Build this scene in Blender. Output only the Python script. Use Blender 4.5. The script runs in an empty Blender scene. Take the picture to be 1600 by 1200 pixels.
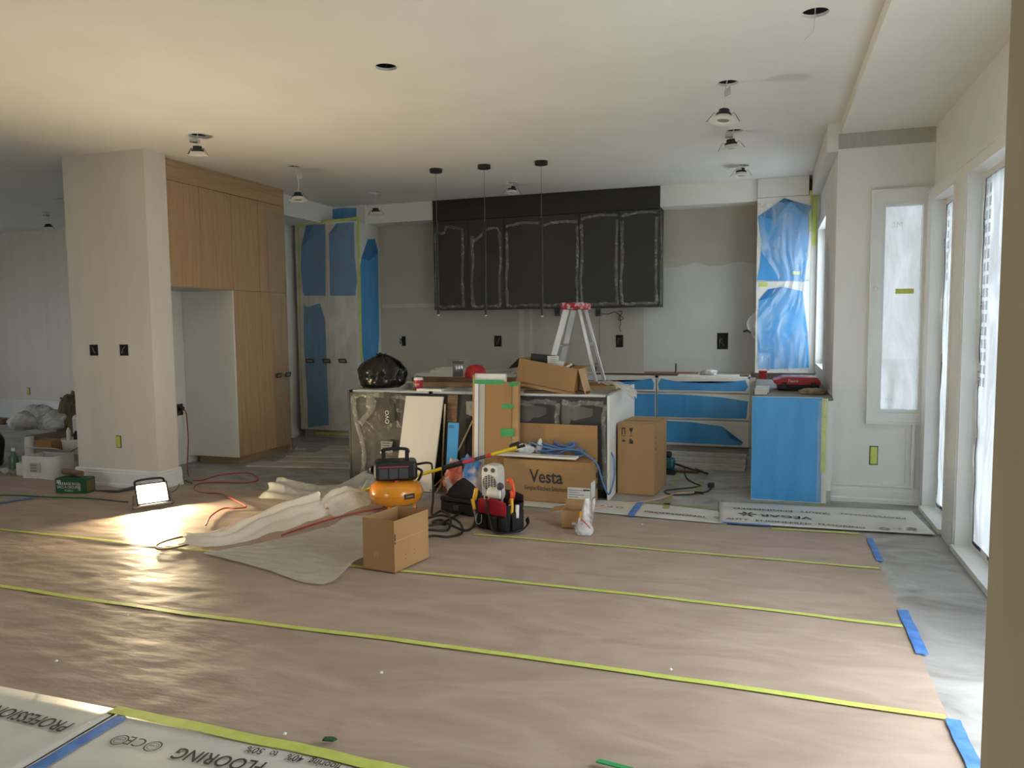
import bpy, bmesh, math, random
from mathutils import Vector, Matrix, noise
random.seed(7)
S = bpy.context.scene
COL = S.collection
# ---------------------------------------------------------------- camera (world: X right, Y into the room, Z up, metres)
CAM = Vector((0, 0, 1.45)); FPX = 1185.4
_yaw, _pitch, _roll = math.radians(-18.719), math.radians(4.524), math.radians(0.559)
_f = Vector((math.sin(_yaw)*math.cos(_pitch), math.cos(_yaw)*math.cos(_pitch), -math.sin(_pitch)))
_r0 = Vector((math.cos(_yaw), -math.sin(_yaw), 0)); _d0 = _f.cross(_r0)
CR = math.cos(_roll)*_r0 + math.sin(_roll)*_d0; CD = -math.sin(_roll)*_r0 + math.cos(_roll)*_d0; CF = _f
cam = bpy.data.cameras.new('camera'); camo = bpy.data.objects.new('camera', cam); COL.objects.link(camo)
cam.sensor_width = 36; cam.lens = FPX/1600*36; cam.clip_start = 0.05
camo.matrix_world = Matrix(((CR.x, -CD.x, -CF.x, CAM.x), (CR.y, -CD.y, -CF.y, CAM.y), (CR.z, -CD.z, -CF.z, CAM.z), (0, 0, 0, 1)))
S.camera = camo
# ---------------------------------------------------------------- world: bright overcast sky
w = bpy.data.worlds.new('overcast_sky'); S.world = w; w.use_nodes = True
bg = w.node_tree.nodes['Background']; bg.inputs[0].default_value = (0.91, 0.96, 1.0, 1); bg.inputs[1].default_value = 11.0
def portal(loc, rot, sx, sy):
    l = bpy.data.lights.new('sky_portal', 'AREA'); l.shape = 'RECTANGLE'; l.size = sx; l.size_y = sy; l.cycles.is_portal = True
    o = bpy.data.objects.new('sky_portal', l); o.location = loc; o.rotation_euler = rot; COL.objects.link(o)
portal((1.30, 4.2, 1.2), (0, math.pi/2, 0), 2.4, 4.4)          # bay windows, looking into the room
portal((-4.4, -2.55, 1.6), (math.pi/2, 0, 0), 1.8, 1.4)       # unseen window added behind the photographer for fill light
portal((-12.98, 5.6, 1.6), (0, -math.pi/2, 0), 1.0, 1.1)      # unseen window added to light the room left of the pillar
portal((0.60, 8.15, 1.7), (0, math.pi/2, 0), 1.45, 1.1)        # kitchen window
S.view_settings.view_transform = 'Standard'; S.view_settings.look = 'None'; S.view_settings.gamma = 1
S.view_settings.use_curve_mapping = False; S.view_settings.exposure = 0.15
# ---------------------------------------------------------------- helpers
def at(px, py, X=None, Y=None, Z=None):
    """the point of a real plane (X=, Y= or Z= in metres) that a measured photo point lies on"""
    d = CF + CR*((px-800)/FPX) + CD*((py-600)/FPX)
    t = (X/d.x) if X is not None else (Y/d.y) if Y is not None else ((Z-CAM.z)/d.z)
    return CAM + d*t
def lin(c):
    c = c/255
    return c/12.92 if c <= 0.04045 else ((c+0.055)/1.055)**2.4
def rgb(r, g, b): return (lin(r), lin(g), lin(b), 1)
class MB:
    def __init__(s): s.v = []; s.f = []
    def add(s, vs, fs):
        n = len(s.v); s.v += [tuple(p) for p in vs]; s.f += [tuple(i+n for i in q) for q in fs]; return s
    def box(s, x0, y0, z0, x1, y1, z1, m=None):
        x0, x1 = min(x0, x1), max(x0, x1); y0, y1 = min(y0, y1), max(y0, y1); z0, z1 = min(z0, z1), max(z0, z1)
        vs = [Vector((x, y, z)) for z in (z0, z1) for y in (y0, y1) for x in (x0, x1)]
        if m is not None: vs = [m @ v for v in vs]
        return s.add(vs, [(0,2,3,1), (4,5,7,6), (0,1,5,4), (2,6,7,3), (0,4,6,2), (1,3,7,5)])
    def prism(s, pts, o, u, v, n, d):
        """polygon pts (2D) in frame o,u,v pushed along n by d"""
        o, u, v, n = Vector(o), Vector(u), Vector(v), Vector(n); k = len(pts)
        a = [o+u*p[0]+v*p[1] for p in pts]; b = [p+n*d for p in a]
        return s.add(a+b, [tuple(reversed(range(k))), tuple(range(k, 2*k))]+[(i, (i+1) % k, k+(i+1) % k, k+i) for i in range(k)])
    def tube(s, pts, r, seg=8, closed=False, flat=1.0):
        pts = [Vector(p) for p in pts]; k = len(pts); rs = r if isinstance(r, (list, tuple)) else [r]*k
        up = None; rings = []
        for i, p in enumerate(pts):
            t = (pts[(i+1) % k]-pts[i-1]) if closed else (pts[min(i+1, k-1)]-pts[max(i-1, 0)])
            t = t.normalized() if t.length > 1e-9 else Vector((0, 0, 1))
            if up is None:
                up = Vector((0, 0, 1)) if abs(t.z) < .9 else Vector((1, 0, 0))
            up = (up-t*up.dot(t)); up = up.normalized() if up.length > 1e-6 else t.orthogonal().normalized()
            sd = t.cross(up)
            rings.append([p+(sd*math.cos(a)+up*(math.sin(a)*flat))*rs[i] for a in [2*math.pi*j/seg for j in range(seg)]])
        vs = [q for g in rings for q in g]; fs = []
        for i in range(k if closed else k-1):
            a, b = i*seg, ((i+1) % k)*seg
            fs += [(a+j, a+(j+1) % seg, b+(j+1) % seg, b+j) for j in range(seg)]
        if not closed: fs += [tuple(reversed(range(seg))), tuple(range((k-1)*seg, k*seg))]
        return s.add(vs, fs)
    def lathe(s, o, prof, n=24, m=None):
        o = Vector(o); vs = []
        for r, z in prof:
            for j in range(n):
                a = 2*math.pi*j/n; p = Vector((r*math.cos(a), r*math.sin(a), z)); vs.append(o+(m @ p if m else p))
        k = len(prof); fs = [(i*n+j, i*n+(j+1) % n, (i+1)*n+(j+1) % n, (i+1)*n+j) for i in range(k-1) for j in range(n)]
        if prof[0][0] > 1e-5: fs.append(tuple(reversed(range(n))))
        if prof[-1][0] > 1e-5: fs.append(tuple(range((k-1)*n, k*n)))
        return s.add(vs, fs)
    def grid(s, fn, nu, nv, wrap=False):
        vs = [fn(i/nu, j/nv) for j in range(nv+1) for i in range(nu+1)]
        return s.add(vs, [(j*(nu+1)+i, j*(nu+1)+i+1, (j+1)*(nu+1)+i+1, (j+1)*(nu+1)+i) for j in range(nv) for i in range(nu)])
    def poly(s, pts): return s.add(pts, [tuple(range(len(pts)))])
def root(name, label, cat, loc=(0, 0, 0), group=None, rz=0):
    o = bpy.data.objects.new(name, None); o.empty_display_size = .05; o.location = loc; o.rotation_euler.z = rz; COL.objects.link(o)
    o['label'] = label; o['category'] = cat
    if group: o['group'] = group
    return o
def _base(o):
    p = o; m = Matrix.Identity(4)
    while p is not None:
        m = (Matrix.Translation(p.location) @ p.rotation_euler.to_matrix().to_4x4()) @ m; p = p.parent
    return m
def obj(name, b, mat, parent=None, label=None, cat=None, group=None, kind=None, smooth=False, bevel=0, seg=1, solid=0, sub=0, local=False, weld=False):
    """link what an MB holds as ONE mesh object; world coordinates unless local"""
    me = bpy.data.meshes.new(name)
    vs = b.v
    if parent is None and not local:                      # origin at the base centre of the thing
        xs, ys, zs = zip(*vs); c = Vector(((min(xs)+max(xs))/2, (min(ys)+max(ys))/2, min(zs)))
        vs = [(x-c.x, y-c.y, z-c.z) for x, y, z in vs]
    else:
        c = Vector((0, 0, 0))
        if parent is not None and not local:
            mi = _base(parent).inverted(); vs = [tuple(mi @ Vector(v)) for v in vs]
    me.from_pydata(vs, [], b.f); me.update()
    if weld or bevel or True:
        bm = bmesh.new(); bm.from_mesh(me)
        if weld: bmesh.ops.remove_doubles(bm, verts=bm.verts, dist=1e-5)
        if not solid and not name.startswith(('film', 'sheet')): bmesh.ops.recalc_face_normals(bm, faces=bm.faces)
        bm.to_mesh(me); bm.free()
    o = bpy.data.objects.new(name, me); COL.objects.link(o); o.location = c
    if parent is not None: o.parent = parent
    if mat is not None: me.materials.append(mat)
    if smooth:
        me.polygons.foreach_set('use_smooth', [True]*len(me.polygons))
    if solid:
        m = o.modifiers.new('thickness', 'SOLIDIFY'); m.thickness = solid; m.offset = 0
    if bevel:
        m = o.modifiers.new('edge', 'BEVEL'); m.width = bevel; m.segments = seg; m.limit_method = 'ANGLE'; m.angle_limit = .6
    if sub:
        m = o.modifiers.new('smooth', 'SUBSURF'); m.levels = sub; m.render_levels = sub
    if label: o['label'] = label
    if cat: o['category'] = cat
    if group: o['group'] = group
    if kind: o['kind'] = kind
    return o
def struct(name, b, mat, parent=None, **k): return obj(name, b, mat, parent, kind=None if parent else 'structure', **k)
_fc = {}
def text(body, size, o, right, up, mat, parent, name='lettering', align='CENTER', shear=0, lift=.0012, squeeze=1.0, bold=0, fit=0):
    """flat printed lettering on a surface, o = centre of the baseline"""
    c = bpy.data.curves.new('t', 'FONT'); c.body = body; c.size = size; c.align_x = align; c.shear = shear; c.resolution_u = 3; c.offset = bold*size
    t = bpy.data.objects.new('t', c); me = bpy.data.meshes.new_from_object(t)
    right, up = Vector(right).normalized(), Vector(up).normalized(); n = right.cross(up)
    if fit: xs = [v.co.x for v in me.vertices]; squeeze = fit/(max(xs)-min(xs))
    vs = [v.co.copy() for v in me.vertices]; fs = [tuple(p.vertices) for p in me.polygons]
    bpy.data.objects.remove(t); bpy.data.curves.remove(c); bpy.data.meshes.remove(me)
    iv = sorted((min(vs[i].x for i in f), max(vs[i].x for i in f)) for f in fs); gaps = []; hi = iv[0][1]
    for a, e in iv[1:]:
        if a > hi: gaps.append((a-hi, (a+hi)/2))
        hi = max(hi, e)
    cuts = sorted(x for g, x in sorted(gaps)[::-1][:len(body.split())-1])+[1e9]; out = None; lo_x = -1e9
    for hi_x in cuts:                                    # one object for each printed word
        F = [f for f in fs if lo_x < vs[f[0]].x <= hi_x]; lo_x = hi_x
        if not F: continue
        ids = sorted({i for f in F for i in f}); ix = {i: k for k, i in enumerate(ids)}; b = MB()
        b.add([Vector(o)+right*(vs[i].x*squeeze)+up*vs[i].y+n*lift for i in ids], [tuple(ix[i] for i in f) for f in F]); out = obj(name, b, mat, parent)
    return out
def nz(x, y, z=0.0, s=1.0): return noise.noise(Vector((x*s, y*s, z*s)))
def fbm(x, y, z=0.0, s=1.0, o=4): return noise.fractal(Vector((x*s, y*s, z*s)), 1.0, 2.0, o)
def spline(pts, n=8, closed=False):
    """Catmull-Rom through pts"""
    P = [Vector(p) for p in pts]; k = len(P); out = []
    for i in range(k if closed else k-1):
        a, b, c, d = (P[(i-1) % k] if closed or i else P[0]*2-P[1]), P[i], P[(i+1) % k], (P[(i+2) % k] if closed or i+2 < k else P[-1]*2-P[-2])
        for j in range(n):
            t = j/n; out.append(.5*((2*b)+(c-a)*t+(2*a-5*b+4*c-d)*t*t+(3*b-a-3*c+d)*t*t*t))
    if not closed: out.append(P[-1])
    return out
# ---------------------------------------------------------------- materials (all procedural)
def mat(name, c, rough=.55, metal=0, c2=None, scale=4, detail=5, stretch=(1, 1, 1), bump=0, bscale=30, bdetail=4, bstretch=None, lo=.35, hi=.65, spec=.5, coat=0, dist=0):
    m = bpy.data.materials.new(name); m.use_nodes = True; nt = m.node_tree; p = nt.nodes['Principled BSDF']
    p.inputs['Base Color'].default_value = c; p.inputs['Roughness'].default_value = rough; p.inputs['Metallic'].default_value = metal
    p.inputs['Specular IOR Level'].default_value = spec; p.inputs['Coat Weight'].default_value = coat
    if c2 or bump:
        tc = nt.nodes.new('ShaderNodeTexCoord')
        def tex(sc, st, de, di=0):
            mp = nt.nodes.new('ShaderNodeMapping'); mp.inputs['Scale'].default_value = st; nt.links.new(tc.outputs['Object'], mp.inputs[0])
            n = nt.nodes.new('ShaderNodeTexNoise'); n.inputs['Scale'].default_value = sc; n.inputs['Detail'].default_value = de; n.inputs['Distortion'].default_value = di
            nt.links.new(mp.outputs[0], n.inputs['Vector']); return n
        if c2:
            n = tex(scale, stretch, detail, dist); r = nt.nodes.new('ShaderNodeValToRGB')
            r.color_ramp.elements[0].position = lo; r.color_ramp.elements[0].color = c; r.color_ramp.elements[1].position = hi; r.color_ramp.elements[1].color = c2
            nt.links.new(n.outputs['Fac'], r.inputs[0]); nt.links.new(r.outputs[0], p.inputs['Base Color'])
        if bump:
            n = tex(bscale, bstretch or stretch, bdetail); bn = nt.nodes.new('ShaderNodeBump'); bn.inputs['Strength'].default_value = 1; bn.inputs['Distance'].default_value = bump
            nt.links.new(n.outputs['Fac'], bn.inputs['Height']); nt.links.new(bn.outputs[0], p.inputs['Normal'])
    return m
def film_mat(name, c, clear=.6, rough=.25, gloss=.5, var=.25, scale=6, stretch=(1, 1, 1), bump=.01, translucent=0.0, c2=None):
    """thin plastic: part clear, part coloured, with glossy creases"""
    m = bpy.data.materials.new(name); m.use_nodes = True; nt = m.node_tree; N = nt.nodes.new; p = nt.nodes['Principled BSDF']; out = nt.nodes['Material Output']
    p.inputs['Base Color'].default_value = c; p.inputs['Roughness'].default_value = rough; p.inputs['Specular IOR Level'].default_value = gloss
    tc = N('ShaderNodeTexCoord'); mp = N('ShaderNodeMapping'); mp.inputs['Scale'].default_value = stretch; nt.links.new(tc.outputs['Object'], mp.inputs[0])
    n = N('ShaderNodeTexNoise'); n.inputs['Scale'].default_value = scale; n.inputs['Detail'].default_value = 6; n.inputs['Distortion'].default_value = 1.5; nt.links.new(mp.outputs[0], n.inputs['Vector'])
    if bump:
        bn = N('ShaderNodeBump'); bn.inputs['Distance'].default_value = bump; nt.links.new(n.outputs['Fac'], bn.inputs['Height']); nt.links.new(bn.outputs[0], p.inputs['Normal'])
    mr = N('ShaderNodeMapRange'); mr.inputs[1].default_value = .3; mr.inputs[2].default_value = .7; mr.inputs[3].default_value = 1-clear-var; mr.inputs[4].default_value = 1-clear+var
    nt.links.new(n.outputs['Fac'], mr.inputs[0])
    tr = N('ShaderNodeBsdfTransparent'); mx = N('ShaderNodeMixShader'); body = p.outputs[0]
    if translucent:
        tl = N('ShaderNodeBsdfTranslucent'); tl.inputs[0].default_value = c
        if c2:
            rp = N('ShaderNodeValToRGB'); rp.color_ramp.elements[0].position = .36; rp.color_ramp.elements[0].color = c2; rp.color_ramp.elements[1].position = .62; rp.color_ramp.elements[1].color = c; nt.links.new(n.outputs['Fac'], rp.inputs[0]); nt.links.new(rp.outputs[0], tl.inputs[0])
        m2 = N('ShaderNodeMixShader'); m2.inputs[0].default_value = translucent
        nt.links.new(body, m2.inputs[1]); nt.links.new(tl.outputs[0], m2.inputs[2]); body = m2.outputs[0]
    nt.links.new(mr.outputs[0], mx.inputs[0]); nt.links.new(tr.outputs[0], mx.inputs[1]); nt.links.new(body, mx.inputs[2]); nt.links.new(mx.outputs[0], out.inputs[0])
    return m
def emit_mat(name, c, s):
    m = bpy.data.materials.new(name); m.use_nodes = True; nt = m.node_tree; p = nt.nodes['Principled BSDF']
    p.inputs['Emission Color'].default_value = c; p.inputs['Emission Strength'].default_value = s; p.inputs['Base Color'].default_value = (.8, .8, .8, 1)
    return m
K = {}
K['ceil'] = mat('ceiling_paint', rgb(226, 226, 220), .8, c2=rgb(232, 232, 227), scale=1.2, bump=.0006, bscale=120)
K['wall'] = mat('white_primer', rgb(224, 225, 221), .75, c2=rgb(232, 233, 230), scale=.9, stretch=(3, 3, .7), bump=.0008, bscale=60)
K['wall2'] = mat('pillar_primer', rgb(218, 211, 198), .8, c2=rgb(225, 218, 206), scale=1.2, stretch=(5, 5, .35), bump=.0008, bscale=60)
K['trimw'] = mat('white_trim', rgb(233, 235, 233), .42, c2=rgb(226, 228, 226), scale=2)
K['mud'] = mat('grey_drywall', rgb(190, 184, 168), .9, c2=rgb(178, 172, 158), scale=1.1, bump=.0006, bscale=80)
K['primer'] = mat('cool_grey_primer', rgb(200, 201, 196), .9, c2=rgb(192, 193, 187), scale=1.4)
K['mud2'] = mat('fresh_filler_strip', rgb(206, 202, 190), .9, c2=rgb(196, 191, 178), scale=3)
K['band'] = mat('unpainted_band', rgb(186, 185, 178), .9, c2=rgb(176, 175, 168), scale=5, stretch=(4, 1, .5))
K['dark'] = mat('dark_void', rgb(22, 21, 20), .9, c2=rgb(36, 33, 30), scale=20)
K['slab'] = mat('dusty_wood_floor', rgb(134, 131, 127), .55, c2=rgb(178, 178, 177), scale=2.2, stretch=(1, 1.6, 1), detail=8, dist=1.6, bump=.0006, bscale=40, lo=.3, hi=.7)
K['kraft'] = mat('rosin_paper', rgb(161, 142, 127), .58, c2=rgb(181, 164, 150), scale=2.0, stretch=(.8, 1.9, 1), detail=10, dist=1.6, bump=.003, bscale=14, bdetail=6, bstretch=(.6, 1.7, 1), lo=.3, hi=.7, spec=.4)
K['tapeg'] = mat('green_tape', rgb(208, 220, 118), .5, c2=rgb(192, 208, 96), scale=14)
K['tapeb'] = mat('blue_tape', rgb(58, 110, 190), .5, c2=rgb(90, 144, 214), scale=14)
K['tapedg'] = mat('bright_green_tape', rgb(40, 150, 84), .45, c2=rgb(70, 170, 100), scale=10)
K['foam'] = mat('white_underlay', rgb(220, 219, 212), .45, c2=rgb(200, 200, 192), scale=3, bump=.002, bscale=5)
K['ink'] = mat('black_ink', rgb(40, 40, 40), .6, c2=rgb(60, 60, 58), scale=30)
K['inkg'] = mat('grey_ink', rgb(120, 122, 118), .6, c2=rgb(140, 140, 136), scale=30)
K['oak'] = mat('oak_veneer', rgb(190, 160, 122), .55, c2=rgb(172, 140, 102), scale=3.5, stretch=(14, 14, .55), detail=8, dist=.8, bump=.0004, bscale=6, lo=.3, hi=.72)
K['oakh'] = mat('oak_veneer_horizontal', rgb(190, 160, 122), .55, c2=rgb(172, 140, 102), scale=3.5, stretch=(.55, .55, 14), detail=8, dist=.8, lo=.3, hi=.72)
K['mel'] = mat('white_melamine', rgb(228, 228, 222), .45, c2=rgb(222, 222, 216), scale=3)
K['melg'] = mat('grey_melamine', rgb(184, 182, 174), .5, c2=rgb(178, 176, 168), scale=3)
K['blk'] = mat('charcoal_door', rgb(50, 50, 46), .5, c2=rgb(44, 44, 40), scale=3)
K['blk2'] = mat('black_filler', rgb(30, 29, 26), .5, c2=rgb(34, 33, 30), scale=3)
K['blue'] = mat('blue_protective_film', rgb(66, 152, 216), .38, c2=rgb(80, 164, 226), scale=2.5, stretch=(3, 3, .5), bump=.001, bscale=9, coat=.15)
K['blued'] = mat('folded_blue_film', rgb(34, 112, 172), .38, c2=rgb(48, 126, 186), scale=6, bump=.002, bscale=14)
K['blue2'] = mat('hazy_blue_film', rgb(98, 156, 204), .42, c2=rgb(82, 144, 196), scale=3, stretch=(6, 6, .5), bump=.0015, bscale=9)
K['clear'] = film_mat('clear_plastic', rgb(226, 228, 226), .78, .2, .7, .2, 5, (1, 1, .5), .012)
K['milky'] = film_mat('milky_plastic', rgb(228, 227, 220), .38, .35, .5, .12, 5, (1, 1, 1), .006, translucent=.3)
K['haze'] = film_mat('thin_haze_plastic', rgb(196, 190, 176), .80, .3, .5, .1, 4, (1, 1, .4), .01)
K['wrap'] = film_mat('clear_wrap', rgb(170, 168, 158), .90, .2, .7, .10, 4, (1, 1, .6), .02)
K['edgefilm'] = film_mat('film_edge_plastic', rgb(168, 166, 156), .62, .3, .6, .2, 14, (1, 1, 1), .004)
K['win'] = film_mat('masked_window_plastic', rgb(106, 110, 113), .012, .35, .4, .011, 4.0, (1, 1, .3), .02, translucent=.84, c2=rgb(78, 81, 82))  # streaks in the colour stand in for shading of crumples and folds
K['win2'] = film_mat('thin_window_plastic', rgb(200, 206, 212), .45, .35, .4, .1, 3.0, (1, 1, .35), .02, translucent=.8)
K['pier'] = mat('shade_toned_wall', rgb(158, 149, 130), .85, c2=rgb(150, 141, 122), scale=1.5)  # darker wall tone: shade of the side away from windows put into the colour
K['glass'] = film_mat('window_glass', rgb(230, 240, 240), .9, .05, .6, .02, 1, (1, 1, 1), 0)
K['card'] = mat('cardboard', rgb(170, 132, 88), .75, c2=rgb(160, 123, 80), scale=3, stretch=(1, 1, .4), bump=.0005, bscale=60)
K['card2'] = mat('pale_cardboard', rgb(190, 152, 108), .75, c2=rgb(180, 142, 98), scale=3, bump=.0005, bscale=60)
K['cardin'] = mat('cardboard_inside', rgb(164, 122, 78), .8, c2=rgb(154, 114, 70), scale=4)
K['bag'] = mat('black_garbage_bag', rgb(16, 16, 17), .28, c2=rgb(22, 22, 23), scale=8, bump=.02, bscale=8, bstretch=(1, 1, .5))
K['black'] = mat('black_plastic', rgb(24, 25, 27), .45, c2=rgb(30, 31, 33), scale=8)
K['rubber'] = mat('black_rubber', rgb(20, 20, 21), .55, c2=rgb(28, 28, 28), scale=12)
K['grey'] = mat('grey_plastic', rgb(70, 74, 78), .5, c2=rgb(60, 64, 68), scale=8)
K['metal'] = mat('galvanised_steel', rgb(200, 200, 196), .32, .7, c2=rgb(168, 168, 164), scale=10)
K['alu'] = mat('ladder_aluminium', rgb(206, 206, 202), .38, .85, c2=rgb(188, 188, 184), scale=10, stretch=(1, 1, .3))
K['red'] = mat('red_plastic', rgb(176, 22, 34), .4, c2=rgb(160, 18, 30), scale=6, coat=.2)
K['redf'] = mat('red_fabric', rgb(170, 14, 36), .8, c2=rgb(150, 12, 30), scale=20, bump=.001, bscale=200)
K['blackf'] = mat('black_fabric', rgb(22, 22, 24), .85, c2=rgb(32, 32, 35), scale=20, bump=.001, bscale=200)
K['white'] = mat('white_plastic', rgb(232, 230, 224), .4, c2=rgb(226, 224, 218), scale=6)
K['paper'] = mat('white_paper', rgb(226, 225, 218), .7, c2=rgb(214, 213, 206), scale=8)
K['cream'] = mat('cream_door', rgb(220, 215, 203), .5, c2=rgb(214, 209, 197), scale=2, stretch=(4, 4, .4))
K['wood'] = mat('raw_plank', rgb(176, 140, 100), .65, c2=rgb(142, 108, 74), scale=5, stretch=(.5, 10, 10), detail=8)
K['wood2'] = mat('dark_plank', rgb(120, 90, 62), .65, c2=rgb(98, 72, 48), scale=5, stretch=(.5, 10, 10), detail=8)
K['ply'] = mat('pale_plywood', rgb(206, 182, 144), .65, c2=rgb(188, 162, 122), scale=5, stretch=(.5, 8, 8), detail=8)
K['yel'] = mat('yellow_pole', rgb(226, 200, 36), .35, c2=rgb(216, 190, 30), scale=6)
K['orange'] = mat('orange_tank', rgb(232, 150, 40), .25, c2=rgb(224, 142, 34), scale=3, coat=.5)
K['cableb'] = mat('blue_cable', rgb(76, 120, 176), .45, c2=rgb(88, 132, 188), scale=20)
K['cabler'] = mat('red_hose', rgb(170, 70, 60), .5, c2=rgb(156, 62, 52), scale=20)
K['pink'] = mat('pale_orange_cord', rgb(222, 168, 140), .5, c2=rgb(212, 158, 130), scale=20)
K['brown'] = mat('brown_sack', rgb(126, 110, 84), .9, c2=rgb(94, 82, 62), scale=7, stretch=(2, 2, .5), bump=.02, bscale=9)
K['greenbox'] = mat('green_carton', rgb(32, 84, 52), .55, c2=rgb(28, 76, 46), scale=6)
K['teal'] = mat('teal_power_tool', rgb(20, 96, 104), .45, c2=rgb(16, 84, 92), scale=6)
K['rag'] = mat('white_rag', rgb(226, 226, 224), .7, c2=rgb(200, 202, 202), scale=14, bump=.01, bscale=20)
K['tan'] = mat('tan_cloth', rgb(176, 160, 136), .9, c2=rgb(140, 124, 100), scale=18, bump=.01, bscale=22)
K['steeldark'] = mat('outlet_box_steel', rgb(92, 90, 84), .45, .6, c2=rgb(52, 50, 46), scale=16)
K['counter'] = mat('grey_counter_board', rgb(126, 124, 118), .6, c2=rgb(114, 112, 106), scale=4)
K['yg'] = mat('yellow_green_cover', rgb(206, 214, 84), .5, c2=rgb(196, 204, 74), scale=8)
K['tool_y'] = mat('yellow_handle', rgb(226, 170, 40), .4, c2=rgb(216, 160, 36), scale=8)
K['tool_o'] = mat('orange_handle', rgb(232, 84, 34), .4, c2=rgb(222, 76, 30), scale=8)
K['led'] = emit_mat('lit_led_panel', (1, .86, .58, 1), 130)
K['inkg_l'] = film_mat('pale_grey_print', rgb(190, 202, 212), .6, .5, .2, .1, 9, (1, 1, 1), 0)
K['sheetw'] = film_mat('white_paper_plastic', rgb(232, 228, 218), .06, .45, .4, .04, 5, (1, 1, 1), .004, translucent=.25)
K['sheet2'] = film_mat('flat_translucent_sheet', rgb(222, 219, 208), .22, .4, .4, .08, 4, (1, 3, 1), .004, translucent=.2)
K['redw'] = mat('faded_red_collar', rgb(206, 70, 76), .5, c2=rgb(190, 60, 66), scale=10)
LAMP_W = 47
K['baggy'] = film_mat('shiny_clear_bag', rgb(236, 238, 238), .42, .12, .9, .25, 9, (1, 1, 1), .02)
K['redtr'] = mat('translucent_red', rgb(190, 44, 50), .3, c2=rgb(176, 38, 44), scale=4)
K['redcap'] = mat('scuffed_red_cap', rgb(196, 40, 52), .5, c2=rgb(222, 206, 204), scale=16, detail=2, lo=.5, hi=.6)
K['bottle'] = mat('green_bottle', rgb(84, 112, 88), .2, c2=rgb(104, 130, 106), scale=5)
K['tapedust'] = mat('dusty_green_tape', rgb(160, 166, 104), .6, c2=rgb(138, 142, 104), scale=12)
K['ground'] = mat('pale_ground', rgb(190, 190, 186), .9, c2=rgb(170, 170, 166), scale=1)
# ================================================================ the setting
CE, BK = 2.991, 9.1
HOLES = [(0.194, 4.225), (-2.2, 4.198), (-0.28, 5.238), (-0.295, 6.546), (-0.277, 7.999), (-4.398, 5.13), (-4.402, 6.447), (-4.383, 8.006), (-2.71, 8.065), (-9.128, 7.743), (-8.05, 7.0)]
def ceiling():
    bm = bmesh.new(); E = []
    def loop(pts):
        vs = [bm.verts.new(p) for p in pts]
        for i in range(len(vs)): E.append(bm.edges.new((vs[i], vs[(i+1) % len(vs)])))
    loop([(-13, -2.5, CE), (.505, -2.5, CE), (.505, BK, CE), (-13, BK, CE)])
    for x, y in HOLES: loop([(x+.066*math.cos(a), y+.066*math.sin(a), CE) for a in [i*math.tau/20 for i in range(20)]])
    bmesh.ops.triangle_fill(bm, use_beauty=True, use_dissolve=False, edges=E)
    b = MB(); bm.verts.index_update(); b.add([v.co for v in bm.verts], [[v.index for v in f.verts] for f in bm.faces]); bm.free()
    for x, y in HOLES:                                    # the cut gypsum edge of each pot-light hole
        n = 20; vs = [(x+.066*math.cos(i*math.tau/n), y+.066*math.sin(i*math.tau/n), z) for z in (CE, CE+.016) for i in range(n)]
        b.add(vs, [(i, (i+1) % n, n+(i+1) % n, n+i) for i in range(n)])
    return struct('ceiling', b, K['ceil'])
ceiling()
struct('lightproof_cover', MB().box(-13.2, -2.7, 3.14, 1.5, 9.3, 3.2), K['dark'])  # unseen cover added over the ceiling to keep daylight out
b = MB().box(.525, 1.9, 2.905, 1.4, 6.7, 2.96); struct('ceiling_bay', b, K['ceil'])
struct('trim_1', MB().box(.505, -2.5, 2.905, .525, 6.575, 3.0), K['ceil'])
struct('floor', MB().box(-13.1, -2.6, -.1, 1.32, 9.2, 0), K['slab'])
struct('ground', MB().box(-40, -40, -.5, 40, 40, -.4), K['ground'])
struct('wall_back', MB().box(-5.88, BK, 0, .6, BK+.12, 3.0), K['mud'])
wb_ = bpy.data.objects['wall_back']                     # painted primer area and filler strips on the back wall
tp = [(-1.42+1.28*i/24, 2.11+.022*math.sin(i*.7)+.02*nz(i*.4, 3)) for i in range(25)]
struct('primer_patch', MB().prism([(-1.42, .87), (-.14, .87)]+tp[::-1], (0, BK-.0006, 0), (1, 0, 0), (0, 0, 1), (0, -1, 0), .0005), K['primer'], wb_)
for x0, x1, z0, z1 in ((-2.98, -2.92, .87, 1.63), (-4.9, -4.02, 1.68, 1.73), (-2.84, -2.80, .87, 1.63)): struct('filler_strip', MB().box(x0, BK-.0009, z0, x1, BK-.0002, z1), K['mud2'], wb_)
b = MB().box(-13, BK, 0, -6.0, BK+.12, 3.0); struct('wall_far_left', b, K['wall2'])
struct('wall_jog', MB().box(-10.75, BK-.14, 0, -6.07, BK, 3.0), K['wall2'])
b = MB().box(-13.12, -2.6, 0, -13, 4.95, 3.0).box(-13.12, 6.25, 0, -13, 9.2, 3.0).box(-13.12, 4.95, 0, -13, 6.25, .9).box(-13.12, 4.95, 2.3, -13, 6.25, 3.0); struct('wall_left', b, K['wall'])
b = MB().box(-13.09, 4.95, .9, -13.03, 5.01, 2.3).box(-13.09, 6.19, .9, -13.03, 6.25, 2.3).box(-13.09, 4.95, .9, -13.03, 6.25, .96).box(-13.09, 4.95, 2.24, -13.03, 6.25, 2.3)
wf = struct('window_7', b, K['trimw']); struct('film_pane', MB().box(-13.06, 5.0, .95, -13.056, 6.2, 2.25), K['glass'], wf)  # window out of view, added to brighten this room
b = MB()                                               # wall behind the photographer; its unseen window is added for light
b.box(-13, -2.62, 0, -5.3, -2.5, 3.0).box(-3.5, -2.62, 0, .6, -2.5, 3.0).box(-5.3, -2.62, 2.3, -3.5, -2.5, 3.0).box(-5.3, -2.62, 0, -3.5, -2.5, .9)
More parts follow.
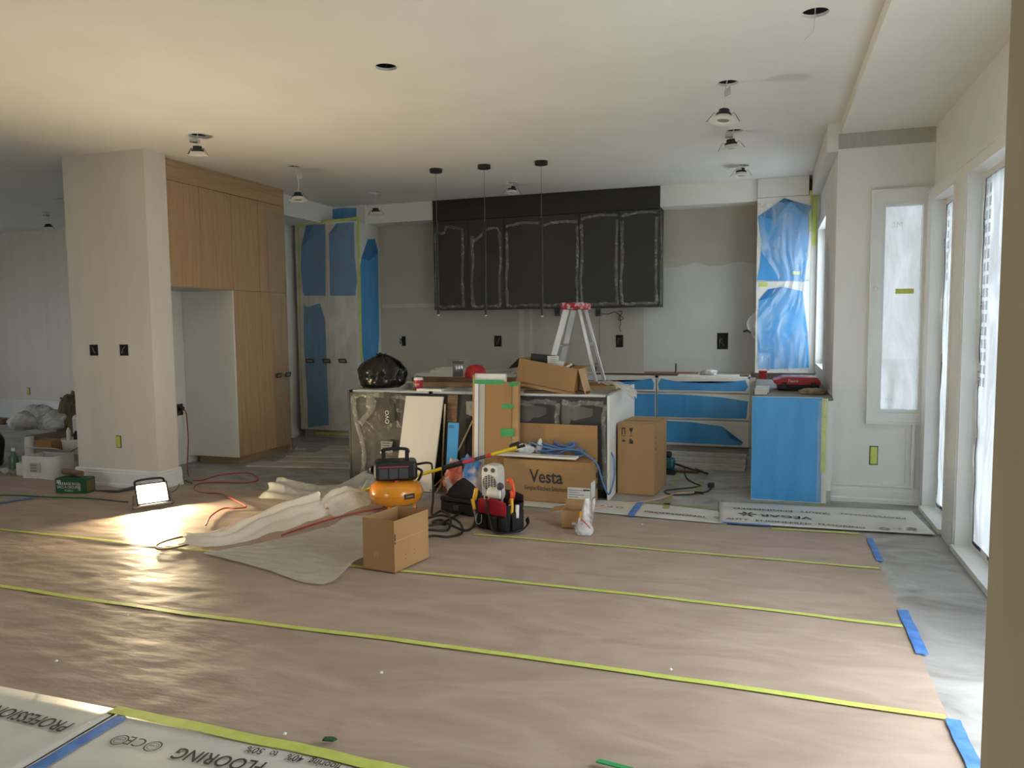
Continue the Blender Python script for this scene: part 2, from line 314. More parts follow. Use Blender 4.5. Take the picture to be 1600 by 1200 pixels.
struct('wall_front', b, K['wall'])
b = MB()
for x in (-5.3, -4.43, -3.56): b.box(x, -2.6, .9, x+.06, -2.52, 2.3)
b.box(-5.3, -2.6, .9, -3.5, -2.52, .96).box(-5.3, -2.6, 2.24, -3.5, -2.52, 2.3)
wf = struct('window_1', b, K['trimw']); struct('film_pane', MB().box(-5.25, -2.57, .95, -3.55, -2.565, 2.25), K['glass'], wf)
struct('wall_right_near', MB().box(.495, -2.5, 0, .62, 1.88, 3.0), K['pier'])
b = MB().box(.495, 1.88, 0, 1.32, 2.0, 3.0); struct('wall_bay_near', b, K['pier'])
# kitchen divider, pillar
struct('wall_divider', MB().box(-6.07, 5.57, 0, -5.88, BK, 3.0), K['mel'])
pil = struct('wall_pillar', MB().box(-6.07, 5.32, 0, -5.144, 5.572, 3.0), K['wall2'])
def skirting(name, pts, h=.165, t=.018, parent=None):
    b = MB()                                            # stepped baseboard along a polyline of (x, y) with outward side on the right
    for (x0, y0), (x1, y1) in zip(pts, pts[1:]):
        d = Vector((x1-x0, y1-y0, 0)); L = d.length; u = d/L; n = Vector((u.y, -u.x, 0))
        prof = [(0, 0), (t+.010, 0), (t+.010, .03), (t, .04), (t, h-.035), (t-.006, h-.028), (t-.006, h-.012), (.004, h), (0, h)]
        b.prism(prof, Vector((x0, y0, 0))-u*.012, n, (0, 0, 1), u, L+.024)
    return struct(name, b, K['trimw'], parent)
skirting('baseboard_pillar', [(-6.09, 5.32), (-5.144, 5.32)]); skirting('baseboard_pillar', [(-5.144, 5.31), (-5.144, 5.58)])
# right kitchen wall with its window
b = MB(); y0, y1, z0, z1 = 7.55, 8.72, 1.0, 2.41
b.box(.49, 6.70, 0, .62, y0, 3.0).box(.49, y1, 0, .62, 9.22, 3.0).box(.49, y0, 0, .62, y1, z0).box(.49, y0, z1, .62, y1, 3.0)
struct('wall_right', b, K['wall'])
b = MB()
for a0, a1, c0, c1 in ((y0-.09, y0, z0-.09, z1+.09), (y1, y1+.04, z0-.09, z1+.09), (y0, y1, z0-.09, z0), (y0, y1, z1, z1+.09)): b.box(.472, a0, c0, .49, a1, c1)
for a0, a1, c0, c1 in ((y0, y0+.05, z0, z1), (y1-.05, y1, z0, z1), (y0, y1, z0, z0+.05), (y0, y1, z1-.05, z1)): b.box(.55, a0, c0, .60, a1, c1)
wf = struct('window_2', b, K['trimw']); struct('film_pane', MB().box(.575, y0+.05, z0+.05, .579, y1-.05, z1-.05), K['win2'], wf)
# bay far wall with narrow window
X0, X1, Z0, Z1 = .822, 1.128, .725, 2.355
b = MB(); b.box(.49, 6.575, 0, X0, 6.70, 3.0).box(X1, 6.575, 0, 1.32, 6.70, 3.0).box(X0, 6.575, 0, X1, 6.70, Z0).box(X0, 6.575, Z1, X1, 6.70, 3.0)
struct('wall_bay_far', b, K['wall'])
struct('trim_2', MB().box(.492, 6.569, 2.79, 1.19, 6.576, 2.906), K['band'])
def frame(b, x0, x1, z0, z1, w, ya, yb):
    b.box(x0, ya, z0, x0+w, yb, z1).box(x1-w, ya, z0, x1, yb, z1).box(x0+w, ya, z0, x1-w, yb, z0+w).box(x0+w, ya, z1-w, x1-w, yb, z1)
b = MB(); b.box(.752, 6.560, .65, X0, 6.575, 2.44).box(X1, 6.560, .65, 1.16, 6.575, 2.44).box(X0, 6.560, .65, X1, 6.575, Z0).box(X0, 6.560, Z1, X1, 6.575, 2.44)
frame(b, .738, 1.172, .636, 2.456, .016, 6.548, 6.575)
frame(b, X0, X1, Z0, Z1, .022, 6.59, 6.66)
wf = struct('window_3', b, K['trimw'])
def wfilm(fn, nu, nv, parent, name='film_sheet'):
    bb = MB(); bb.grid(fn, nu, nv); return struct(name, bb, K['win'], parent, smooth=True)
wfilm(lambda u, v: (X0+.004+u*(X1-X0-.008), 6.670+.008*fbm(u*3, v*9, 2), Z0+.004+v*(Z1-Z0-.008)), 16, 60, wf)
struct('film_tape', MB().box(.93, 6.614, 1.655, 1.06, 6.617, 1.695), K['tapeg'], wf)
b = MB(); b.box(1.068, 6.550, .135, 1.088, 6.575, .65).box(.50, 6.562, .135, .512, 6.575, .14); b.box(.50, 6.556, .135, 1.088, 6.575, .150)
b.box(1.03, 6.566, .16, 1.036, 6.575, .60)
struct('trim_3', b, K['trimw'])
skirting('baseboard_bay', [(.47, 6.575), (1.155, 6.575)], .135)
# right bay wall: header, mullion, two tall masked windows, sills
WX = 1.17; HZ = 2.335
OP = [(2.25, 3.55), (3.75, 5.34), (5.70, 6.42)]
b = MB(); b.box(WX, 2.0, HZ, 1.32, 6.575, 3.0)
prev = 2.0
for a0, a1 in OP: b.box(WX, prev, 0, 1.32, a0, HZ); prev = a1
b.box(WX, prev, 0, 1.32, 6.575, HZ); struct('wall_bay_right', b, K['trimw'])
b = MB(); b.box(1.13, 2.0, HZ, WX, 6.575, 2.40).box(1.118, 2.0, 2.40, WX, 6.575, 2.418); prev = 2.0
for a0, a1 in OP+[(6.575, 0)]:
    if a0-prev > .1:
        e0 = prev if prev > 2.1 else 2.0
        b.box(1.13, e0, 0, WX, a0, HZ)
        if a0-e0 > .25: b.box(1.122, e0+.015, 0, WX, e0+.05, HZ).box(1.122, a0-.05, 0, WX, a0-.015, HZ).box(1.115, e0+.06, 0, WX, a0-.06, .15)
    prev = a1
struct('trim_4', b, K['trimw'])
for i, (a0, a1) in enumerate(OP):
    b = MB().box(1.105, a0, 0, 1.30, a1, .035)          # sill, then the jamb frame the plastic is taped to
    b.box(1.225, a0, .035, 1.29, a0+.045, HZ).box(1.225, a1-.045, .035, 1.29, a1, HZ).box(1.225, a0+.045, HZ-.045, 1.29, a1-.045, HZ).box(1.225, a0+.045, .035, 1.29, a1-.045, .08)
    wf = struct('window_%d' % (4+i), b, K['trimw'])
    if i == 0:
        struct('film_pane', MB().box(1.255, a0+.04, .07, 1.26, a1-.04, HZ-.04), K['glass'], wf); continue  # bay window out of view, left unmasked to add daylight
    wfilm(lambda u, v: (1.222-.012*math.sin(math.pi*v)*math.sin(math.pi*u)+.010*fbm(u*4, v*7, i*3.1), a0+.02+u*(a1-a0-.04)+.012*fbm(u, v*5, 7), .055+v*(HZ-.095)), 20, 60, wf)
    if a1 > 3.6:
        for k in range(16 if i == 1 else 7):                          # grey squares printed on the masking plastic
            for q in range(2):
                yy = a1-.20-q*.07; zz = 2.18-k*.075
                struct('film_print', MB().box(1.196, yy, zz, 1.1965, yy+.045, zz+.052), K['inkg_l'], wf)
        for k, zz in enumerate((2.0, 1.55, 1.1) if i == 1 else (2.0,)):
            text('3M', .07, (1.199, a1-.155, zz), (0, 0, 1), (0, 1, 0), K['tapeb'], wf, 'film_lettering')
text('3M', .06, (.93, 6.615, 2.17), (1, 0, 0), (0, 0, 1), K['inkg_l'], bpy.data.objects['window_3'], 'film_lettering')
text('3M', .05, (.90, 6.615, .80), (1, 0, 0), (0, 0, 1), K['inkg_l'], bpy.data.objects['window_3'], 'film_lettering')
# soffits and far baseboards
struct('trim_5', MB().box(-5.88, 8.8, 2.757, -4.0, BK, CE-.001), K['ceil']); struct('trim_6', MB().box(-1.19, 8.8, 2.757, -.145, BK, CE-.001), K['ceil'])
struct('trim_7', MB().box(-5.88, 7.425, 2.75, -5.40, 8.8, CE-.001), K['ceil']); struct('trim_8', MB().box(.41, 6.578, 2.775, .49, 8.77, CE-.001), K['wall'])
skirting('baseboard_far', [(-13, BK), (-10.75, BK)], .30); skirting('baseboard_far', [(-10.75, BK-.14), (-6.08, BK-.14)], .30)
skirting('baseboard_divider', [(-5.88, 7.44), (-5.88, 8.5)], .14)
# ================================================================ cabinets
def ribbon(b, pts, w, n, seed, jit=.006, lift=.004):
    """a wrinkled strip of loose film along pts, width w, lying off a face of normal n"""
    P = spline(pts, 6); n = Vector(n); L = []
    for i, p in enumerate(P):
        t = (P[min(i+1, len(P)-1)]-P[max(i-1, 0)]).normalized(); s = n.cross(t)
        ww = w*(.7+.9*abs(fbm(i*.31, seed, 0))); q = p+s*(jit*fbm(i*.5, seed, 3))
        L.append((q-s*ww/2+n*lift, q+n*(lift+.006+.008*abs(fbm(i*.7, seed, 5))), q+s*ww/2+n*lift))
    for a, c in zip(L, L[1:]): b.add([*a, *c], [(0, 1, 4, 3), (1, 2, 5, 4)])
    return b
def outline_film(parent, pts, n, w, seed, mat_=None, name='film_edge'):
    b = MB(); ribbon(b, pts, w, n, seed); return obj(name, b, mat_ or K['edgefilm'], parent, smooth=True)
# ---- charcoal wall cabinets over the counter: three units of two doors and the filler above
UX = [-4.0+i*(2.81/6) for i in range(7)]; UY = 8.787; UZ0, UZ1 = 1.632, 2.735
obj('cabinet_filler', MB().box(-4.0, 8.783, UZ1, -1.19, BK-.002, CE-.002), K['blk2'], label='black filler board between the charcoal wall cabinets and the ceiling', cat='filler panel')
for u in range(3):
    x0, x1 = UX[2*u], UX[2*u+2]
    r = root('wall_cabinet', ['charcoal wall cabinet, leftmost pair of doors in the row over the counter', 'charcoal wall cabinet in the middle of the row over the counter', 'charcoal wall cabinet at the right end of the row, above the ladder'][u], 'cabinet', ((x0+x1)/2, 8.95, UZ0), 'charcoal wall cabinets')
    obj('body', MB().box(x0+.001, UY+.022, UZ0, x1-.001, BK-.002, UZ1-.001), K['blk2'], r)
    for k in range(2):
        a, c = UX[2*u+k]+.0025, UX[2*u+k+1]-.0025
        d = obj('door', MB().box(a, UY, UZ0+.002, c, UY+.019, UZ1-.004), K['blk'], r, bevel=.0015)
        i = 2*u+k; nn = (0, -1, 0); e = .035; y = UY-.001
        top = UZ1-(.06, .12, .09, .10, .05, .04)[i]; bot = UZ0+.03
        li, ri = a+(.03, .05, .03, .02, .02, .03)[i], c-(.07, .05, .02, .02, .02, .03)[i]
        if i == 0: tp = [(li, y, top-.08), (li+.12, y, top-.09), (li+.16, y, top-.02), (ri, y, top-.05)]
        elif i == 1: tp = [(li, y, top-.15), (li+.1, y, top-.1), (li+.18, y, top-.02), (ri-.05, y, top), (ri, y, top-.06)]
        else: tp = [(li, y, top-.02), ((li+ri)/2, y, top+.012), (ri, y, top)]
        outline_film(d, tp, nn, e, i+.1); 
        if i != 2: outline_film(d, [(ri, y, top-.05), (ri+.012*math.sin(i), y, top-.4), (ri-.01, y, bot+.35), (ri, y, bot)], nn, e, i+.3)
        if i != 3: outline_film(d, [(li, y, top-.08), (li+.01, y, top-.45), (li-.008, y, bot+.3), (li+.01, y, bot)], nn, e*1.1, i+.5)
        outline_film(d, [(li, y, bot+(.07 if i == 0 else .02)), (li+.08, y, bot), ((li+ri)/2, y, bot+.012), (ri, y, bot+.01)], nn, e*.9, i+.7)
b = MB(); ribbon(b, [(-1.187, 8.80, 2.70), (-1.186, 8.86, 2.5), (-1.186, 8.90, 2.2), (-1.186, 8.87, 1.9), (-1.186, 8.83, 1.65)], .16, (1, 0, 0), 9.1)
obj('film_edge', b, K['edgefilm'], r, smooth=True)
# ---- tall blue-wrapped hutch cabinet at the right
def patch(name, parent, pts, o, u, v, n, m, t=.0025):
    b = MB(); b.prism(pts, Vector(o)+Vector(n)*.0008, u, v, n, t); return obj(name, b, m, parent)
ux, uz, fy = (1, 0, 0), (0, 0, 1), (0, -1, 0)
hx0, hx1, hy = -.143, .408, 8.77
r = root('tall_cabinet', 'white tall hutch cabinet half peeled of blue film, by the kitchen window', 'cabinet', (.13, 8.93, .885))
obj('body', MB().box(hx0, hy+.021, .885, hx1, BK-.002, 2.784), K['mel'], r)
obj('filler', MB().box(hx0, hy+.001, 2.786, hx1-.03, BK-.002, CE-.002), K['mel'], r)
d1 = obj('door', MB().box(hx0+.002, hy, 1.889, hx1-.002, hy+.019, 2.782), K['mel'], r, bevel=.0015)
d2 = obj('door', MB().box(hx0+.002, hy, .887, hx1-.002, hy+.019, 1.883), K['mel'], r, bevel=.0015)
def H(px, py): p = at(px, py, Y=hy); return (p.x, p.z)
patch('film_patch', d1, [H(1184, 338), H(1186, 337), H(1225, 310), H(1268, 322), H(1258, 440), H(1183, 438), H(1187, 415), H(1190, 380)], (0, hy, 0), ux, uz, fy, K['blue'])
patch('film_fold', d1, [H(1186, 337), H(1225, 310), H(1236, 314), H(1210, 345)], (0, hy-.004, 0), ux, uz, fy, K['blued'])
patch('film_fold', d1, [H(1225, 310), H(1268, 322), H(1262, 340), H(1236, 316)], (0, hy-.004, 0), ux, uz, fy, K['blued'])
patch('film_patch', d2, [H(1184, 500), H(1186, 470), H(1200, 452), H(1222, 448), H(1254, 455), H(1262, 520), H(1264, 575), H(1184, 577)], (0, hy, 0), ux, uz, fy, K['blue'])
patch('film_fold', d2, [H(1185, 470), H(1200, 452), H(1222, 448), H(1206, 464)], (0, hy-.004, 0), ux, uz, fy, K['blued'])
patch('tape_piece', d2, [H(1187, 442), H(1200, 442), H(1199, 448), H(1186, 448)], (0, hy-.002, 0), ux, uz, fy, K['tapeg'])
patch('tape_piece', d1, [H(1238, 424), H(1250, 424), H(1250, 429), H(1238, 429)], (0, hy-.003, 0), ux, uz, fy, K['tapeg'])
patch('tape_piece', r, [(.385, 2.40), (.406, 2.40), (.406, 2.83), (.385, 2.83)], (0, hy-.002, 0), ux, uz, fy, K['tapeg'])
obj('side_filler', MB().box(.410, 8.785, .885, .487, 8.80, 2.775), K['mel'], r); obj('film_tape', MB().box(.42, 8.780, 2.25, .46, 8.7845, 2.77), K['tapeg'], r)
def drape(u, v):
    # plastic sheet hanging off the cabinet front, gathered in the middle
    z = 2.72-1.80*v; g = math.exp(-((v-.46)/.13)**2)
    xa = -.13+.02*v + .20*g*1.0 - .12*math.exp(-((v-.72)/.08)**2); xb = .40-.02*v-.03*g
    x = xa+(xb-xa)*u; y = hy-.03-.05*g-.05*abs(fbm(u*5+v*1.5, v*2.2, 1.0))-.03*math.sin(u*9+v*5)**2-.06*math.exp(-((v-.72)/.08)**2)*(1-u)
    return (x, y, z+.02*fbm(u*3, v*3, 8))
b = MB(); b.grid(drape, 40, 70)
obj('film_sheet', b, K['clear'], label='clear plastic sheet hanging gathered over the tall blue cabinet', cat='plastic sheet', smooth=True)
# ---- base cabinets along the back wall
def base_unit(x0, x1, label, zs, n):
    r = root('base_cabinet', label, 'cabinet', ((x0+x1)/2, 8.75, 0), 'base cabinets along the back wall')
    b = MB().box(x0, 8.453, .10, x0+.018, BK-.002, .858).box(x1-.018, 8.453, .10, x1, BK-.002, .858).box(x0, 9.08, .1, x1, BK-.002, .858).box(x0, 8.453, .1, x1, BK-.002, .118)
    b.box(x0, 8.453, .84, x1, 8.55, .858).box(x0, 9.0, .84, x1, 9.08, .858)
    obj('body', b, K['mel'], r); obj('toe_kick', MB().box(x0, 8.50, 0, x1, 8.516, .10), K['melg'], r)
    for i, (a, c) in enumerate(zs):
        d = obj('drawer_front', MB().box(x0+.003, 8.43, a, x1-.003, 8.449, c), K['mel'], r, bevel=.0015)
        o = (x0, 8.43, a); w, h = x1-x0, c-a
        if i == 0: pts = [(.03, .02), (w-.05, .02), (w-.02, h*.45), (w-.045, h*.95), (w-.14, h*.85), (w*.6, h*.72), (w*.2, h*.80), (.05, h*.98), (.02, h*.6)]
        elif i == 1: pts = [(.01, .015), (w-.03, .02), (w-.015, h*.74), (w*.7, h*.88), (w*.3, h*.95), (.01, h*.97)]
        else: pts = [(.01, .025), (w-.08, .02), (w-.06, h*.2), (w*.72, h*.80), (w*.4, h*.93), (.01, h*.97)]
        if n: pts = [(w-p[0], p[1]) for p in pts][::-1]
        patch('film_patch', d, pts, o, ux, uz, fy, K['blue'])
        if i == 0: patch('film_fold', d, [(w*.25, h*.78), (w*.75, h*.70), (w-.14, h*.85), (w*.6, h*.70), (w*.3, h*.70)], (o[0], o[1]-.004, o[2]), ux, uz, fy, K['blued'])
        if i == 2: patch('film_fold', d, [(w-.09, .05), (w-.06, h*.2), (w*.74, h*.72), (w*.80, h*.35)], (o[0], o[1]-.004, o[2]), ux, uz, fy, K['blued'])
    return r
ZS = [(.690, .838), (.395, .675), (.105, .380)]
base_unit(-1.17, -.185, 'white three-drawer base cabinet peeling blue film, beside the blue end panel', ZS, 0)
base_unit(-2.16, -1.175, 'white three-drawer base cabinet with blue film, partly behind the island end', ZS, 1)
base_unit(-3.15, -2.165, 'white base cabinet behind the stepladder and open carton', ZS, 0)
base_unit(-4.14, -3.155, 'white base cabinet behind the black garbage bag', ZS, 1)
obj('corner_post', MB().box(-.183, 8.43, .1, -.125, 8.449, .858), K['melg'], label='grey corner filler post between the drawers and the blue end run', cat='filler panel')
# ---- run along the right wall ending in the blue panel
r = root('end_cabinet', 'base cabinet run whose end panel is covered in bright blue film', 'cabinet', (.18, 7.4, 0))
obj('body', MB().box(-.118, 6.446, .10, .485, 8.40, .820), K['mel'], r)
obj('toe_kick', MB().box(-.06, 6.45, 0, .485, 8.40, .10), K['melg'], r)
ep = obj('end_panel', MB().box(-.121, 6.424, .0, .412, 6.444, .846), K['mel'], r, bevel=.001)
obj('film_cover', MB().box(-.119, 6.4215, .006, .410, 6.4238, .844), K['blue'], ep)
obj('filler_strip', MB().box(.414, 6.43, 0, .450, 6.444, .838), K['mel'], r)
obj('tape_piece', MB().box(.405, 6.4185, .25, .438, 6.421, .836), K['tapeg'], r)
obj('worktop', MB().box(-.119, 6.446, .822, .488, 8.42, .842), K['counter'], r, bevel=.002)
b = MB(); b.grid(lambda u, v: (.375+.06*u+.006*nz(u*3, v*6), 6.410-.008*abs(fbm(u*4, v*8)), .02+.80*v), 8, 30)
obj('film_edge', b, K['clear'], r, smooth=True)
# ---- tall cabinet at the left end of the back wall
lx0, lx1, ly = -5.80, -4.93, 8.47
r = root('tall_cabinet', 'white tall pantry cabinet masked with hazy blue film and green tape', 'cabinet', (-5.37, 8.8, 0))
obj('body', MB().box(lx0, ly+.021, .10, lx1, BK-.002, 2.756), K['mel'], r)
obj('toe_kick', MB().box(lx0+.02, ly+.06, 0, lx1-.02, ly+.076, .10), K['melg'], r)
obj('filler', MB().box(-5.47, 8.74, 2.757, lx1, 8.795, CE-.002), K['mel'], r)
mx = (lx0+lx1)/2+.02; ds = []
for a, c, z0, z1 in ((lx0, mx, 1.85, 2.75), (mx, lx1, 1.85, 2.75), (lx0, mx, .105, 1.845), (mx, lx1, .105, 1.845)):
    ds.append(obj('door', MB().box(a+.002, ly, z0, c-.002, ly+.019, z1), K['mel'], r, bevel=.0015))
def Lp(px, py): p = at(px, py, Y=ly); return (p.x, p.z)
patch('film_patch', ds[0], [Lp(474, 458), Lp(470, 420), Lp(471, 385), Lp(479, 352), Lp(508, 350), Lp(509, 462), Lp(476, 462)], (0, ly, 0), ux, uz, fy, K['blue2'])
patch('film_patch', ds[1], [Lp(516, 462), Lp(514, 366), Lp(526, 349), Lp(553, 347), Lp(554, 400), Lp(558, 440), Lp(555, 462)], (0, ly, 0), ux, uz, fy, K['blue2'])
patch('film_patch', ds[2], [Lp(475, 475), Lp(480, 480), Lp(500, 474), Lp(508, 500), Lp(511, 580), Lp(514, 664), Lp(482, 668), Lp(479, 600), Lp(475, 540)], (0, ly, 0), ux, uz, fy, K['blue2'])
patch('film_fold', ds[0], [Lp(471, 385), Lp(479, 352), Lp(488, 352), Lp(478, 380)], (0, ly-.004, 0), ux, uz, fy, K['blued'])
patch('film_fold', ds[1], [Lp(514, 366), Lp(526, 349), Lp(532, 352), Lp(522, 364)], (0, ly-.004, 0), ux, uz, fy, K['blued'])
fl = [x for x in r.children if x.name.startswith('filler')][0]
pf = lambda px, py: (at(px, py, Y=8.74).x, at(px, py, Y=8.74).z)
patch('film_patch', fl, [pf(495, 345), pf(513, 328), pf(535, 325), pf(557, 325), pf(557, 345)], (0, 8.74, 0), ux, uz, fy, K['blue2'])
patch('film_side', r, [(8.62, 2.30), (8.55, 2.05), (8.56, 1.2), (8.62, .98), (8.98, .98), (9.04, 1.3), (9.06, 2.45), (8.98, 2.58), (8.80, 2.56)], (lx1, 0, 0), (0, 1, 0), uz, (1, 0, 0), K['blue'])
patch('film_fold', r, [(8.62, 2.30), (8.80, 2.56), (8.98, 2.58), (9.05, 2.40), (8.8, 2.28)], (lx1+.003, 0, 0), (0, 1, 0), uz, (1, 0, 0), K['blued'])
def tape(pts, w, parent, n=(0, -1, 0), m='tapeg', lift=.003, name='tape_piece', wob=.004, **k):
    b = MB(); P = spline(pts, 10) if len(pts) > 2 else [Vector(pts[0]).lerp(Vector(pts[1]), i/24) for i in range(25)]; n = Vector(n); L = []
    for i, p in enumerate(P):
        t = (P[min(i+1, len(P)-1)]-P[max(i-1, 0)]).normalized(); s = n.cross(t); q = p+s*(wob*fbm(i*.23, len(pts), p.x))
        L.append((q-s*w/2+n*(lift), q+s*w/2+n*(lift), q-s*w/2, q+s*w/2))
    for a, c in zip(L, L[1:]): b.add([*a, *c], [(0, 1, 5, 4), (0, 4, 6, 2), (1, 3, 7, 5)])
    b.add(L[0], [(0, 2, 3, 1)]); b.add(L[-1], [(0, 1, 3, 2)])
    return obj(name, b, K[m], parent, **k)
v3 = lambda q, y=ly-.001: (q[0], y, q[1])
tape([v3(Lp(463, 353)), v3(Lp(512, 346)), v3(Lp(562, 341))], .035, r); tape([v3(Lp(466, 354)), v3(Lp(470, 560)), v3(Lp(474, 655))], .022, r); tape([v3(Lp(560, 343)), v3(Lp(562, 450)), v3(Lp(565, 565))], .03, r)
tape([(-5.62, ly+.058, .05), (-4.95, ly+.058, .05)], .03, r)
tape([(lx1-.01, 8.795, 2.758), (lx1+.02, 9.05, 2.755)], .03, r, n=(0, 0, -1)); tape([(-5.47, 8.738, 2.76), (-5.47, 8.738, CE-.01)], .02, r)
b = MB(); b.grid(lambda u, v: (lx0-.0+u*(lx1-lx0+.01), ly-.012-.012*abs(fbm(u*14, v*1.2, 4))-.008*abs(math.sin(u*11+v)), .12+v*2.60), 60, 16)
obj('film_sheet', b, K['haze'], r, smooth=True)
for k, px in enumerate((484, 510, 535)):
    p = at(px, 564, Y=ly-.035); x, z = p.x, p.z
    q = obj('film_label', MB().prism([(-.065, .028), (.05, .028), (.068, -.026), (-.05, -.026)], (x, ly-.034, z), ux, uz, fy, .0006), K['ink'], r)
    obj('label_window', MB().prism([(-.046, .012), (.036, .012), (.046, -.012), (-.034, -.012)], (x, ly-.0352, z), ux, uz, fy, .0005), K['inkg'], q)
# ---- oak fridge surround on the left
ox = -5.23
r = root('oak_cabinet', 'oak veneer tall cabinet with overhead doors around an empty fridge space', 'cabinet', (-5.55, 6.5, 0))
OYs = [5.62, 6.08, 6.53, 6.97, 7.42]
obj('filler', MB().box(-5.876, 5.60, 2.80, ox, 7.42, CE-.002), K['oakh'], r)
obj('upper_body', MB().box(-5.876, 5.60, 1.826, ox-.021, 7.42, 2.797), K['melg'], r)
for a, c in zip(OYs, OYs[1:]): obj('door', MB().box(ox-.019, a+.002, 1.828, ox, c-.002, 2.795), K['oak'], r, bevel=.0015)
obj('lower_body', MB().box(-5.876, 6.535, .085, ox-.021, 7.42, 1.822), K['mel'], r)
obj('side_panel', MB().box(-5.876, 6.512, .085, ox-.002, 6.532, 1.824), K['mel'], r, bevel=.001)
for a, c in zip(OYs[2:], OYs[3:]): obj('door', MB().box(ox-.019, a+.004, .087, ox, c-.002, 1.822), K['oak'], r, bevel=.0015)
obj('end_panel', MB().box(-5.876, 7.421, .0, ox+.002, 7.439, CE-.004), K['oak'], r)
obj('toe_kick', MB().box(-5.80, 6.60, 0, ox-.06, 7.42, .085), K['oakh'], r)
b = MB(); b.grid(lambda u, v: (ox+.012+.016*abs(fbm(u*7+v, v*2.5, 3))+.02*math.exp(-u*9)*(.5+.5*math.sin(v*17)), 7.13+(.10*(v-.5) if v > .5 else 0)*-1+.03*fbm(v*3, 2)+u*(7.45-7.13), .05+v*2.66), 24, 60)
obj('film_sheet', b, K['haze'], r, smooth=True)
for yy in (7.20, 7.37):
    q = obj('film_label', MB().prism([(-.055, -.026), (.045, -.026), (.058, .026), (-.045, .026)], (ox+.036, yy, .90), (0, 1, 0), uz, (1, 0, 0), .0006), K['ink'], r)
    obj('label_window', MB().prism([(-.03, -.012), (.028, -.012), (.036, .012), (-.026, .012)], (ox+.0372, yy, .90), (0, 1, 0), uz, (1, 0, 0), .0005), K['inkg'], q)
b = MB(); b.grid(lambda u, v: (ox+.02+u*.16+.02*nz(u*4, v*4), 7.22+v*.3+.03*nz(u*3, v*3, 2), .012+.05*abs(fbm(u*4, v*4, 5))), 12, 12)
obj('film_tail', b, K['clear'], r, smooth=True)
